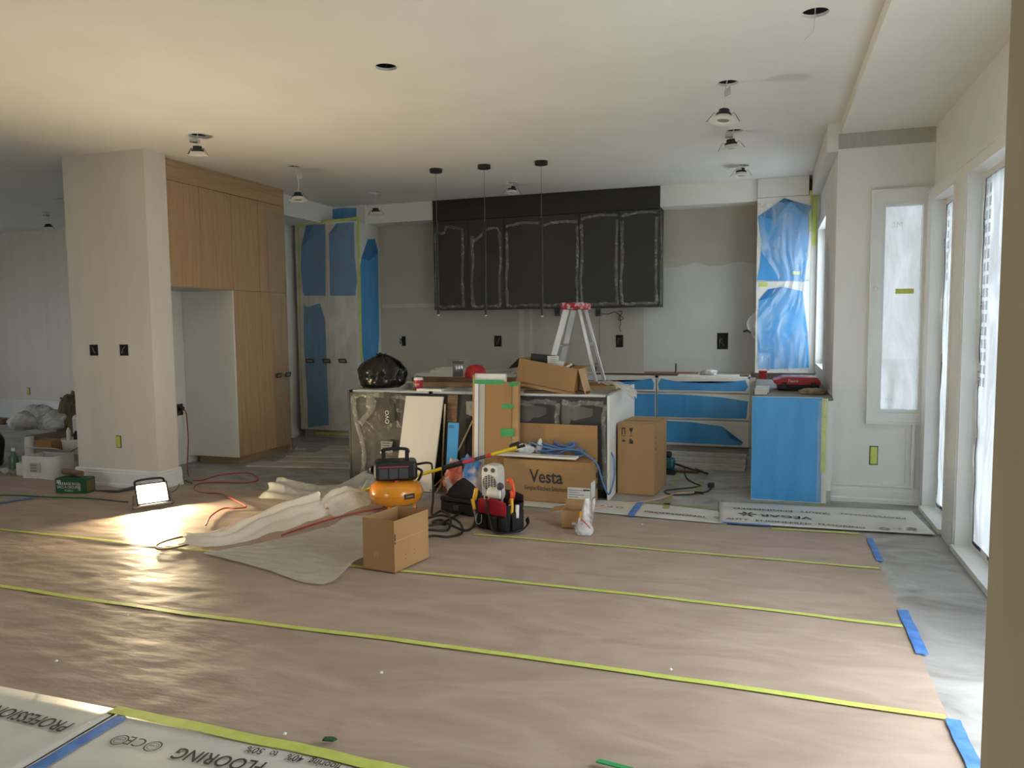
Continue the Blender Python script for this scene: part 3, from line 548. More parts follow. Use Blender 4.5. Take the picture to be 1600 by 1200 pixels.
# ---- island
ix0, ix1, iy0, iy1, iz = -3.62, -1.238, 6.06, 7.27, .862
cuts = [ix0, -2.82, -2.03, ix1]
for u in range(3):
    x0, x1 = cuts[u], cuts[u+1]
    r = root('island_cabinet', ['charcoal island cabinet under the garbage bag, wrapped in clear plastic', 'charcoal island cabinet behind the leaning boards', 'charcoal island cabinet with a white end panel, behind the printed carton'][u], 'cabinet', ((x0+x1)/2, 6.66, 0), 'island cabinets')
    b = MB().box(x0, iy0+.022, .1, x0+.018, iy1, iz).box(x1-.018, iy0+.022, .1, x1, iy1, iz).box(x0, iy0+.022, .1, x1, iy1, .118).box(x0, iy1-.02, .1, x1, iy1, iz).box(x0, iy0+.022, .70, x1, iy1, .716).box(x0, iy0+.022, iz-.018, x1, iy0+.12, iz).box(x0, iy1-.12, iz-.018, x1, iy1, iz)
    obj('body', b, K['mel'], r)
    obj('toe_kick', MB().box(x0, iy0+.06, 0, x1, iy0+.076, .1), K['blk2'], r)
    if u == 0: dd = [(x0, x1)]
    else: dd = [(x0, (x0+x1)/2), ((x0+x1)/2, x1)]
    for a, c in dd:
        d = obj('door', MB().box(a+.002, iy0, .085 if u else .02, c-.002, iy0+.019, iz-.016), K['blk'], r, bevel=.0015)
        if u == 2:
            outline_film(d, [(a+.02, iy0-.001, .80), (a+.12, iy0-.001, .78), (a+.2, iy0-.001, .80), (c-.03, iy0-.001, .79)], fy, .05, a)
            outline_film(d, [(c-.02, iy0-.001, .79), (c-.03, iy0-.001, .6), (c-.02, iy0-.001, .3), (c-.02, iy0-.001, .1)], fy, .04, c)
            b = MB(); b.grid(lambda s, t: (a+.02+.26*s, iy0-.006-.02*abs(fbm(s*3, t*3, a)), .80-t*(.10+.10*(1-s))*(1+.5*nz(s*6, a))-.05*s*(1-t)), 10, 8); obj('film_flap', b, K['haze'], d, smooth=True)
    if u == 2:
        obj('end_panel', MB().box(ix1-.001, iy0, 0, ix1+.019, iy0+.62, iz), K['mel'], r, bevel=.001); obj('end_panel', MB().box(ix1-.001, iy0+.624, 0, ix1+.019, iy1, iz), K['mel'], r, bevel=.001)
    if u == 0:
        obj('end_panel', MB().box(ix0-.019, iy0, 0, ix0-.0005, iy1, iz), K['blk'], r)
        def wrap(s, t):
            x = ix0+.03+s*.62+.02*nz(t*4, 1); z = .06+.76*t
            rim = .022*math.exp(-min(s, 1-s, 1-t)*14)
            return (x, iy0-.010-rim-.030*abs(fbm(s*3.0+t*1.3, t*3.2-s, 4))-.012*abs(math.sin(7*s+9*t+2*nz(s*3, t*3))), z)
        b = MB(); b.grid(wrap, 50, 60); fs_ = obj('film_wrap', b, K['wrap'], r, smooth=True)
        outline_film(fs_, [(ix0+.03, iy0-.02, .75), (ix0+.10, iy0-.02, .825), (ix0+.4, iy0-.02, .825), (ix0+.64, iy0-.02, .80)], fy, .05, 3.3)
        outline_film(fs_, [(ix0+.05, iy0-.02, .80), (ix0+.08, iy0-.025, .58), (ix0+.15, iy0-.03, .3), (ix0+.12, iy0-.02, .05)], fy, .05, 5.3)
        outline_film(fs_, [(ix0+.24, iy0-.03, .82), (ix0+.22, iy0-.03, .68), (ix0+.12, iy0-.03, .56)], fy, .07, 6.3)
        lb = at(606, 640, Y=iy0-.045)
        q = obj('film_label', MB().box(lb.x-.028, iy0-.061, lb.z-.13, lb.x+.028, iy0-.060, lb.z+.16), K['ink'], r)
        text('OVO', .055, (lb.x+.018, iy0-.0612, lb.z-.065), (0, 0, 1), (-1, 0, 0), K['paper'], q, 'label_lettering')
        lb = at(606, 698, Y=iy0-.045)
        q = obj('film_label', MB().prism([(-.06, -.05), (.06, -.05), (.045, 0), (.06, .05), (-.06, .05)], (lb.x, iy0-.061, lb.z), ux, uz, fy, .001), K['inkg'], r)
        for k in range(4): obj('label_line', MB().box(lb.x-.05, iy0-.0626, lb.z-.035+k*.022, lb.x+.03, iy0-.062, lb.z-.028+k*.022), K['ink'], q)
# ================================================================ floor coverings
def paper(x0, x1, y0, y1, z, label):
    nx, ny = int((x1-x0)/.03), int((y1-y0)/.024)
    def fn(u, v):
        x, y = x0+u*(x1-x0), y0+v*(y1-y0)
        wr = .0040*fbm(x*2.2+.7*nz(y*3, x), y*5.5, 1.3)+.0042*nz(x*5+1.2*nz(x*2, y*3), y*14, 4.1)+.0015*nz(x*13, y*30, 9)
        fade = min(1, min(u*(x1-x0), (1-u)*(x1-x0), v*(y1-y0)+.02, (1-v)*(y1-y0)+.02)/.08)
        near = .3+.7*max(0, min(1, (-.8-x)/2.0))
        return (x+.006*fbm(y*3, u)*(u > .98), y, z+.0045+max(-.003, wr*fade*near))
    b = MB(); b.grid(fn, nx, ny)
    return obj('floor_paper', b, K['kraft'], label=label, cat='floor paper', group='brown floor paper rolls', smooth=True)
PE = .643
paper(-6.5, PE, 2.13, 3.035, .0003, 'brown paper strip nearest the camera, between the white underlay and the first green seam')
paper(-7.5, PE, 3.005, 3.925, .0009, 'second brown paper strip from the camera, under the open carton corner')
paper(-8.2, PE, 3.895, 4.785, .0015, 'third brown paper strip, running under the crumpled white sheet and work light')
paper(-8.2, PE, 4.755, 5.525, .0021, 'farthest brown paper strip, under the tool bag and orange compressor')
def seam(pts, w, label, m='tapeg', grp='green seam tapes on the brown paper'):
    return tape([(x, y, .011) for x, y in pts], w, None, n=(0, 0, 1), m=m, lift=.0012, name='floor_tape', wob=.012, label=label, cat='tape', group=grp)
seam([(-6.5, 3.02), (-4.05, 3.01), (-2.6, 3.0), (-1, 3.03), (.63, 3.015)], 0.034, 'longest green tape seam, nearest the camera across the brown paper')
seam([(-7.4, 3.90), (-5.2, 3.90), (-2, 3.92), (-.6, 3.93), (.62, 3.885)], 0.030, 'second green tape seam, passing under the open carton')
seam([(-1.9, 4.765), (-.6, 4.77), (.63, 4.775)], 0.022, 'farthest thin green tape seam, right of the tool bag')
seam([(-2.33, 2.135), (-1.6, 2.12), (-.9, 2.10), (-.3, 2.08)], .05, 'green tape edging the white underlay in the near left corner')
seam([(.04, 5.50), (.3, 5.51), (.60, 5.535)], .035, 'pale green tape along the far right paper edge, below the white underlay', grp=None)
def btape(a, c, w, label): return tape([a, c], w, None, n=(0, 0, 1), m='tapeb', lift=.0015, name='floor_tape', wob=.004, label=label, cat='tape')
btape((.650, 2.42, .012), (.650, 3.0, .012), .05, 'blue tape strip on the paper edge nearest the camera')
btape((.650, 3.57, .012), (.652, 4.10, .012), .05, 'blue tape strip midway along the right paper edge')
btape((.652, 4.92, .012), (.652, 5.42, .012), .04, 'torn blue tape strip at the far right paper corner')
# white printed underlay sheets
def sheet(x0, x1, y0, y1, z, label, bend=.004, seed=1, rot=0):
    c = Vector(((x0+x1)/2, (y0+y1)/2, 0)); R = Matrix.Rotation(rot, 3, 'Z')
    def fn(u, v):
        p = Vector((x0+u*(x1-x0), y0+v*(y1-y0), 0))-c; p = R @ p + c
        return (p.x, p.y, z+.0015+bend*abs(fbm(u*5, v*3, seed))*min(1, 6*min(u, 1-u, v, 1-v)))
    b = MB(); b.grid(fn, 40, 16); r = obj('underlay_sheet', b, K['foam'], label=label, cat='underlay sheet', group='white printed underlay sheets', smooth=True, solid=.0015)
    return r
UP = [((-1, 0, 0), (0, -1, 0)), ((1, 0, 0), (0, 1, 0))]
def ftext(s, size, x, y, z, parent, flip=True, m='ink', **k): return text(s, size, (x, y, z), *UP[0 if flip else 1], K[m], parent, **k)
def ring(parent, x, y, z, r0, r1, m='ink', n=28):
    b = MB(); vs = [(x+r*math.cos(i*math.tau/n), y+r*math.sin(i*math.tau/n), z) for r in (r0, r1) for i in range(n)]
    b.add(vs, [(i, (i+1) % n, n+(i+1) % n, n+i) for i in range(n)]); return obj('printed_ring', b, K[m], parent)
def ground_word(wd, p, q, size, z, parent, flip=False, m='ink'):
    """a printed word stretched between two measured floor points"""
    p, q = at(*p, Z=z), at(*q, Z=z); d = (q-p) if not flip else (p-q); d.z = 0; up = Vector((-d.y, d.x, 0)).normalized()
    return text(wd, size, (p+q)/2, d, up, K[m], parent, fit=d.length, bold=.012, lift=.0008)
u1 = sheet(-4.2, -2.31, 1.2, 2.145, .004, 'white printed underlay sheet left of the blue tape, near left corner', .0004, 2)
u2 = sheet(-2.30, -.2, 1.2, 2.11, .0045, 'white printed underlay sheet right of the blue tape, near left corner', .0004, 3, -.012)
ground_word('PROFESSIONAL', (-22, 1097), (118, 1131), .088, .0115, u1, True); ground_word('FLOORING', (283, 1169), (418, 1192), .088, .012, u2, True)
P = at(240, 1160, Z=.01); ftext('CE', .07, at(210, 1163, Z=.01).x, at(210, 1163, Z=.01).y+.03, .0145, u2)
for px, py in ((187, 1158), (239, 1168)):
    p = at(px, py, Z=.01); ring(u2, p.x, p.y, .0145, .026, .031); ring(u2, p.x, p.y, .0145, .018, .020)
    ftext('CARB', .013, p.x, p.y+.005, .0145, u2)
for wd, p, q in (('50%', (390, 1166), (416, 1171)), ('to', (425, 1173), (437, 1175)), ('40%', (452, 1178), (478, 1183)), ('flooring', (487, 1185), (535, 1195))): ground_word(wd, p, q, .05, .012, u2, True)
btape(tuple(at(190, 1120, Z=.012)), tuple(at(40, 1210, Z=.012)), .052, 'blue tape joining the two white underlay sheets, near left corner')
u3 = sheet(-2.3, -.25, 5.615, 6.03, .006, 'white printed underlay strip in front of the printed carton and tall carton', .0008, 4, -.07)
u4 = sheet(-.34, 1.06, 5.59, 6.26, .0125, 'white printed underlay sheet lying toward the bay windows', .0015, 5, .06)
ground_word('NG', (938, 791), (956, 793), .06, .0125, u3); ground_word('PROFESSIONAL', (1006, 800), (1104, 809), .062, .0125, u3); ground_word('QU', (1114, 809), (1131, 811), .062, .0125, u3)
ground_word('ALITY', (1134, 811), (1170, 813), .062, .0195, u4); ground_word('ENGINEERED', (1181, 814), (1268, 820), .062, .0195, u4); ground_word('FLOORING', (1279, 820), (1352, 826), .062, .0195, u4)
ground_word('ENGINEERED', (1146, 793), (1238, 798), .06, .0195, u4, True); ground_word('QUALITY', (1250, 798), (1298, 802), .06, .0195, u4, True); ground_word('PROFESSIONAL', (1310, 801), (1415, 809), .06, .0195, u4, True, 'inkg')
ground_word('VEGAR', (1186, 803), (1268, 808), .10, .0195, u4, True)
p = at(1402, 826, Z=.0195); ftext('CE', .05, p.x, p.y-.02, .0195, u4, False)
for px, m_ in ((1382, 'inkg'), (1424, 'inkg')): p = at(px, 826, Z=.0195); ring(u4, p.x, p.y, .0203, .018, .034, m_)
p = at(968, 793, Z=.0125); ring(u3, p.x, p.y, .0135, .016, .03, 'inkg')
for i in range(6):
    an = i*math.tau/6; obj('printed_leaf', MB().prism([(0, 0), (.05, .012), (.07, 0), (.05, -.012)], (at(1168, 803, Z=.0195).x, at(1168, 803, Z=.0195).y, .0200), (math.cos(an), math.sin(an), 0), (-math.sin(an), math.cos(an), 0), (0, 0, 1), .0004), K['ink'], u4)
btape(tuple(at(985, 806, Z=.016)), tuple(at(1001, 784, Z=.016)), .05, 'blue tape across the underlay strip beside the printed carton')
btape((-.30, 5.535, .02), (.03, 5.545, .02), .03, 'blue tape along the near edge of the underlay toward the bay')
for k, (p, q) in enumerate([((1040, 794), (1047, 774)), ((1127, 800), (1133, 783)), ((1088, 775), (1096, 752)), ((1173, 784), (1290, 790)), ((1010, 784), (1128, 797)), ((1052, 760), (1060, 740))]):
    zz = .011 if k in (0, 1, 4) else .003; p, q = at(*p, Z=zz), at(*q, Z=zz)
    tape([tuple(p), tuple(q)], .05, None, n=(0, 0, 1), m='tapedust', lift=.001, name='floor_tape', label=['short green tape beside the tall carton base', 'green tape tab at the corner of two white underlay sheets', 'faded green tape on the grey floor before the drawers', 'green tape at the foot of the blue end panel', 'green tape along the back edge of the underlay strip', 'green tape on the kitchen floor behind the tall carton'][k], cat='tape')
# long white flooring cartons on the kitchen floor (left) and in front of the drawers (right)
def plank(name, p0, p1, w, h, m, label, grp, cat='flooring pack', rise=0):
    p0, p1 = Vector(p0), Vector(p1); u = (p1-p0); L = u.length; u.normalize(); s = Vector((-u.y, u.x, 0))
    b = MB(); b.prism([(-w/2, 0), (w/2, 0), (w/2, h), (-w/2, h)], p0, s, (0, 0, 1), u, L)
    return obj(name, b, K[m], label=label, cat=cat, group=grp, bevel=.002)
K['pack'] = mat('dusty_flooring_pack', rgb(196, 192, 182), .6, c2=rgb(168, 162, 150), scale=3, stretch=(1, 5, 1), bump=.001, bscale=10)
ang = math.radians(8)
nm = ['nearest the oak toe kick', 'second from the oak toe kick', 'third from the oak toe kick', 'fourth from the oak toe kick', 'fifth, nearest the pantry cabinet']
for k in range(5):
    y = 6.62+k*.275; x = -5.15+.05*k; xe = min(x+1.5, -3.66)
    pk = plank('flooring_pack', (x+(.12 if k % 2 else 0), y, 0), (xe, y+(.24+.01*k)*(xe-x)/1.5, 0), .255, .012+.006*(k % 3), 'pack', 'dusty white flooring board on the kitchen floor, '+nm[k], 'white flooring boards on the kitchen floor')
    for q in range(4):
        xx = x+.25+q*.3
        obj('printed_line', MB().box(xx, y+.03+.05*(q % 2)+(xx-x)*.16, .0005+.012+.006*(k % 3), xx+.2, y+.038+.05*(q % 2)+(xx-x)*.16, .0009+.012+.006*(k % 3)), K['ink'], pk)
for k in range(3):
    y = 7.72+k*.19
    pk = plank('flooring_pack', (-1.6, y, .0), (-.20, y-.03, .0), .18, .03+.025*k, 'pack', 'white flooring pack lying before the drawers, '+['nearest', 'middle', 'farthest'][k]+' of three', 'white flooring packs before the drawers')
    for q in range(5): obj('printed_line', MB().box(-1.1+q*.19, y-.075-.0+(q % 2)*.03, .0305+.025*k, -.98+q*.19, y-.065+(q % 2)*.03, .031+.025*k), K['ink'], pk)
plank('flooring_sample', (-1.15, 7.46, 0), (-.62, 7.40, 0), .07, .02, 'wood2', 'narrow brown board offcut on the floor behind the tall carton', None, 'board')
# ================================================================ things standing on the floor
FL = .012                                                # top of the paper layer
def zat(px, py, P):
    d = CF + CR*((px-800)/FPX) + CD*((py-600)/FPX); t = math.hypot(P[0], P[1])/math.hypot(d.x, d.y); return CAM.z+d.z*t
def fl(px, py, z=FL): return at(px, py, Z=z)
def panel(b, o, u, v, n, w, h, t):
    """a board: origin o, w along u, h along v, thickness t along n"""
    return b.prism([(0, 0), (w, 0), (w, h), (0, h)], o, u, v, n, t)
def blob(c, r, seed=1, amp=.12, sc=2.5, nu=28, nv=18, flat=True, crease=0):
    b = MB(); c = Vector(c)
    def fn(u, v):
        a = u*math.tau; t = (v-.5)*math.pi; d = Vector((math.cos(t)*math.cos(a), math.cos(t)*math.sin(a), math.sin(t)))
        k = 1+amp*fbm(d.x*sc, d.y*sc, d.z*sc+seed*3.7)+crease*abs(noise.noise(Vector((math.cos(a)*5, math.sin(a)*5, seed+t*.6))))
        p = Vector((d.x*r[0]*k, d.y*r[1]*k, d.z*r[2]*k))
        if flat and p.z < -r[2]*.62: p.z = -r[2]*.62
        return c+p+Vector((0, 0, r[2]*.62 if flat else 0))
    b.grid(fn, nu, nv); return b
def carton(name, label, O, u, w, v, d, h, m='card', flaps=(), t=.005, cat='carton', group=None, closed=False, inside='cardin'):
    """O = a base corner, u/v = unit directions along its two sides; flaps: (side, length, angle from upright in degrees, outward +)"""
    O, u, v = Vector(O), Vector(u).normalized(), Vector(v).normalized(); z = Vector((0, 0, 1))
    r = root(name, label, cat, O+u*w/2+v*d/2, group)
    obj('bottom', panel(MB(), O+z*.0005, u, v, z, w, d, t), K[inside], r)
    sides = [(O, u, v, w), (O+v*(d-t), u, v, w), (O+v*t, v, u, d-2*t), (O+u*(w-t)+v*t, v, u, d-2*t)]
    S_ = []
    for o, a, n, L in sides: S_.append(obj('side', panel(MB(), o+z*.001, a, z, n, L, h, t), K[m], r))
    if closed: obj('lid', panel(MB(), O+z*(h+.001), u, v, z, w, d, t), K[m], r)
    hinge = [(O+z*(h+.0015), u, -v, w), (O+v*d+z*(h+.0015), u, v, w), (O+z*(h+.0015), v, -u, d), (O+u*w+z*(h+.0015), v, u, d)]
    for s, L, ang in flaps:
        o, a, out, W = hinge[s]; q = math.radians(ang); up = z*math.cos(q)+out*math.sin(q); n = a.cross(up)
        obj('flap', panel(MB(), o, a, up, n, W, L, t*.8), K[m], r)
    r['h'] = h
    return r
# ---- LED work light
Lc = Vector((-4.66, 4.745, FL)); ln = Vector((.80, -.50, .46)).normalized(); lr = Vector((0, 0, 1)).cross(ln).normalized(); lu = ln.cross(lr)
wl = root('work_light', 'lit LED work light on the paper in front of the pillar', 'lamp', Lc)
hc = Lc+Vector((0, 0, .115))
b = MB(); panel(b, hc-lr*.115-lu*.08-ln*.03, lr, lu, ln, .23, .16, .028); obj('housing', b, K['grey'], wl, bevel=.006)
b = MB()
for a0, w_, c0, h_ in ((-.122, .244, .072, .014), (-.122, .244, -.086, .014), (-.122, .014, -.086, .172), (.108, .014, -.086, .172)): panel(b, hc+lr*a0+lu*c0-ln*.004, lr, lu, ln, w_, h_, .014)
obj('bezel', b, K['black'], wl, bevel=.003)
obj('led_panel', panel(MB(), hc-lr*.105-lu*.07-ln*.001, lr, lu, ln, .21, .14, .003), K['led'], wl)
b = MB(); b.tube(spline([hc-lr*.135, hc-lr*.14-Vector((0, 0, .10)), hc-lr*.13+ln*.05-Vector((0, 0, .105)), hc+lr*.13+ln*.05-Vector((0, 0, .105)), hc+lr*.14-Vector((0, 0, .10)), hc+lr*.135], 4), .008, 8)
obj('stand', b, K['grey'], wl, smooth=True)
b = MB(); b.tube(spline([hc-lr*.11+lu*.08-ln*.02, hc-lr*.09+lu*.125-ln*.03, hc+lr*.09+lu*.125-ln*.03, hc+lr*.11+lu*.08-ln*.02], 5), .009, 8); obj('handle', b, K['black'], wl, smooth=True)
la = bpy.data.lights.new('led_light', 'AREA'); la.shape = 'RECTANGLE'; la.size = .20; la.size_y = .13; la.energy = LAMP_W; la.color = (1, .77, .45)
lo_ = bpy.data.objects.new('led_light', la); COL.objects.link(lo_); lo_.matrix_world = Matrix.Translation(hc+ln*.006) @ Matrix((lr, lu, ln)).transposed().to_4x4() @ Matrix.Rotation(math.pi, 4, 'X')
# ---- crumpled white sheeting
def heap(name, label, pts, w, h, seed, m='milky', nu=70, nv=26, cat='plastic sheet', fold=1.0, mode='ridge'):
    P = [Vector((*p[:2], FL+.004)) for p in pts]; C = spline(P, 12); k = len(C)
    def fn(u, v):
        f = u*(k-1); i = min(int(f), k-2); p = C[i].lerp(C[i+1], f-i); t = (C[min(i+2, k-1)]-C[max(i-1, 0)]); t.z = 0; t.normalize(); s = Vector((-t.y, t.x, 0))
        ww = w(u) if callable(w) else w; hh = h(u) if callable(h) else h
        q = (v-.5)
        ridge = max(0, 1-(abs(q+.12*nz(u*5, seed))*2)**1.6)
        z = hh*ridge*(.8+.35*nz(u*2.2+q, seed, 2))+fold*.030*ridge*nz(u*2.0+q, q*7+u*1.2, seed)+fold*.016*ridge*math.sin(q*24+3*nz(u*2.5, seed))+fold*.008*ridge*nz(u*9, q*14, seed)
        j = .08*nz(u*4, v*1.0, seed+4)*ww
        r_ = p+s*(q*ww+j)+t*(.05*fbm(u*4, q*5, seed+9))
        return (r_.x, r_.y, FL+.004+max(0.0, z)+.004*abs(nz(u*30, v*12, seed)))
    b = MB(); b.grid(fn, nu, nv); return obj(name, b, K[m], label=label, cat=cat, smooth=True)
F2 = lambda *q: [fl(*p) for p in q]
heap('sheet_bundle', 'long crumpled white paper-plastic roll lying toward the lit lamp', F2((292, 846), (345, 845), (400, 832), (455, 815), (500, 803)), lambda u: .16+.15*math.sin(math.pi*min(1, u*.8+.15)), lambda u: .05+.13*u, 1.0, 'sheetw', 90, 30)
heap('sheet_bundle', 'thin translucent plastic continuing behind the white roll up to the compressor', F2((500, 806), (535, 796), (560, 782), (580, 768)), lambda u: .30, lambda u: .13+.06*math.sin(u*6), 2.4, 'milky', 70, 26)
heap('sheet_bundle', 'puffed white plastic film heap between the flooring boards and the island', F2((430, 770), (470, 772), (515, 768), (550, 764), (578, 760)), lambda u: .42+.1*math.sin(u*5), lambda u: .14*(.55+.45*math.sin(u*7+1)), 3.3, 'milky', 80, 30)
# flat sheet with a lifted, curled right edge
lo = spline([fl(*p) for p in ((318, 866), (350, 874), (420, 893), (480, 913), (520, 911), (550, 893), (572, 884))], 10); hi = spline([fl(*p) for p in ((319, 865), (380, 856), (440, 843), (500, 828), (520, 822), (545, 808), (590, 806))], 10)
def fs(u, v):
    i = u*(len(lo)-1); a = lo[int(i)].lerp(lo[min(int(i)+1, len(lo)-1)], i-int(i)); i2 = u*(len(hi)-1); c = hi[int(i2)].lerp(hi[min(int(i2)+1, len(hi)-1)], i2-int(i2))
    p = a.lerp(c, v); e = (max(0, 1-v*7))*max(0, min(1, (u-.66)*5))
    return (p.x, p.y, FL+.005+.007*abs(fbm(u*5, v*7, 2))+.004*abs(math.sin(v*16+u*5))*(1-u)+.05*e)
b = MB(); b.grid(fs, 70, 40); obj('sheet_flat', b, K['sheet2'], label='flat white translucent sheet spread on the paper beside the open carton', cat='plastic sheet', smooth=True)
b = MB(); p = fl(555, 738); b.grid(lambda u, v: (p.x-.10+.36*u, p.y+.05+.02*nz(u*3, v*3)+.06*v, FL+.03+.16*v-.03*u*v), 10, 8); obj('sheet_offcut', b, K['sheetw'], label='white paper offcut propped behind the compressor, at the island corner', cat='paper', smooth=True)
# ---- open carton in the foreground
A, Lf, Rt = fl(617, 896), fl(568, 888), fl(670, 872)
hbox = zat(617, 815, A)-FL
oc = carton('open_carton', 'open empty brown carton standing in front of the orange compressor', A, (Lf-A), (Lf-A).length, (Rt-A), (Rt-A).length, hbox)
u_, v_ = (Lf-A).normalized(), (Rt-A).normalized(); wA, wB = (Lf-A).length, (Rt-A).length
nn = -u_
obj('crease', panel(MB(), A+nn*.0008+Vector((0, 0, hbox*.60)), v_, (0, 0, 1), nn, wB, .004, .0006), K['card2'], oc)
obj('hand_hole', panel(MB(), A+nn*.0006+v_*.004+Vector((0, 0, hbox*.55)), v_, (0, 0, 1), nn, .008, .06, .0006), K['dark'], oc)
for q in (.30, .55):
    for zz in (.05, .075): obj('staple', panel(MB(), A+nn*.0006+v_*(wB*q)+Vector((0, 0, zz+.03*q)), v_, (0, 0, 1), nn, .010, .003, .0006), K['steeldark'], oc)
text('n', .07, A-v_*.0008+u_*.13+Vector((0, 0, .08)), -u_, (0, 0, 1), K['card2'], oc, shear=.2)
# ---- pancake compressor
cc = Vector((-2.72, 5.20, FL)); R_ = .205
cp = root('air_compressor', 'orange pancake air compressor with a black motor shroud', 'compressor', cc)
b = MB(); b.lathe(cc, [(.0, .058), (.10, .060), (.16, .070), (.19, .09), (R_, .125), (R_+.004, .15), (R_, .175), (.19, .21), (.16, .235), (.09, .25), (0, .253)], 40); obj('tank', b, K['orange'], cp, smooth=True)
b = MB(); b.lathe(cc, [(R_+.002, .146), (R_+.007, .147), (R_+.007, .153), (R_+.002, .154)], 40); obj('tank_seam', b, K['orange'], cp, smooth=True)
for k in range(3):
    a = math.radians(35+120*k); p = cc+Vector((.14*math.cos(a), .14*math.sin(a), 0)); b = MB(); b.lathe(p, [(.018, 0), (.020, .02), (.014, .03), (.014, .09)], 12); lg = obj('leg', b, K['orange'], cp, smooth=True)
    b = MB(); b.lathe(p, [(.022, 0), (.022, .018), (.019, .02)], 12); obj('rubber_foot', b, K['rubber'], lg, smooth=True)
yw = Vector((.88, .47, 0)); fw = Vector((.47, -.88, 0))
ms = Matrix((yw, -fw, (0, 0, 1))).transposed().to_4x4(); ms.translation = cc
b = MB().box(-.165, -.115, .255, .165, .115, .40, ms); sh = obj('shroud', b, K['black'], cp, bevel=.03, seg=3)
for k in range(3): obj('vent_panel', MB().box(-.125+k*.075, -.1185, .275, -.058+k*.075, -.115, .355, ms), K['grey'], sh, bevel=.002)
obj('trim_line', MB().box(-.13, -.118, .362, .10, -.115, .370, ms), K['cabler'], sh)
b = MB().box(-.105, -.012, .40, -.075, .03, .465, ms).box(.075, -.012, .40, .105, .03, .465, ms)
b.tube([ms @ Vector(q) for q in spline([(-.10, .01, .45), (-.09, .01, .478), (0, .01, .488), (.09, .01, .478), (.10, .01, .45)], 5)], .013, 8); obj('handle', b, K['black'], cp, bevel=.004)
obj('regulator', MB().box(-.04, -.14, .212, .05, -.10, .228, ms), K['black'], cp, bevel=.004); obj('valve', MB().box(-.008, -.125, .225, .018, -.10, .262, ms), K['cabler'], cp)
obj('gauge', MB().box(-.02, -.15, .195, .028, -.138, .212, ms), K['inkg'], cp)
p = cc+Vector((.17, -.115, .13)); n_ = Vector((.83, -.56, 0)); s_ = Vector((.56, .83, 0))
obj('rating_label', panel(MB(), p-s_*.045+n_*.003, s_, (0, 0, 1), n_, .09, .04, .0015), K['ink'], cp)
b = MB(); b.tube([ms @ Vector(q) for q in spline([(.16, 0, .33), (.20, -.02, .31), (.19, -.03, .27), (.17, -.03, .235)], 5)], .010, 8); obj('air_line', b, K['rubber'], cp, smooth=True)
obj('knob', MB().lathe(ms @ Vector((-.165, 0, .33)), [(0, -.02), (.03, -.02), (.03, .0), (0, .0)], 12, Matrix.Rotation(math.pi/2, 3, 'Y') @ Matrix.Rotation(.5, 3, 'X')), K['black'], cp)
# ---- coiled air hose
def floor_cord(name, label, px, r, m, z=FL, cat='cord', n=8, lift=None):
    P = [fl(x, y, z) for x, y in px]; P = [Vector((p.x, p.y, z+r+(lift[i] if lift else 0))) for i, p in enumerate(P)]
    b = MB(); b.tube(spline(P, n), r, 7); return obj(name, b, K[m], label=label, cat=cat, smooth=True)
H0 = Vector(ms @ Vector((.165, .0, .36)))
pts = [H0, H0+Vector((.10, .0, .015)), Vector((*fl(676, 768).xy, .22)), Vector((*fl(677, 790).xy, .08))]
for i, (x, y) in enumerate([(675, 806), (690, 803), (703, 815), (700, 830), (672, 833), (655, 832), (662, 815), (690, 810), (716, 822), (722, 835), (700, 844), (676, 845), (650, 845), (660, 830), (688, 825), (706, 812), (728, 802), (742, 808), (741, 822), (728, 834), (705, 828), (690, 815), (676, 820), (684, 826), (696, 822)]):
    p = fl(x, y); pts.append(Vector((p.x, p.y, FL+.012+.011*(i % 3))))
b = MB(); b.tube(spline(pts, 8), .009, 8); obj('air_hose', b, K['rubber'], label='black air hose looped from the compressor onto the paper', cat='hose', smooth=True)
# ---- black tool box, fabric bag on it, and tool tote
tb = fl(716, 803); tb = Vector((tb.x, tb.y+.08, FL))
r = root('tool_box', 'black plastic tool box on the paper left of the red tool tote', 'tool box', tb)
mt = Matrix.Translation(tb) @ Matrix.Rotation(-.25, 4, 'Z')
obj('base', MB().box(-.14, -.09, 0, .16, .09, .085, mt), K['black'], r, bevel=.008, seg=2); obj('lid', MB().box(-.145, -.095, .087, .165, .095, .125, mt), K['black'], r, bevel=.012, seg=2); obj('latch', MB().box(-.01, -.099, .03, .04, -.09, .07, mt), K['grey'], r, bevel=.003)
def bagfn(u, v):
    a = u*math.tau; rr = (1-v**1.6*.93); k = 1+.12*fbm(math.cos(a)*2, math.sin(a)*2, v*3); q = mt @ Vector((.155*rr*k*math.cos(a)+.02, .085*rr*k*math.sin(a), .128+.135*v)); return q
b = MB(); b.grid(bagfn, 26, 12); obj('soft_bag', b, K['blackf'], label='slumped black fabric bag on the black tool box', cat='bag', smooth=True)
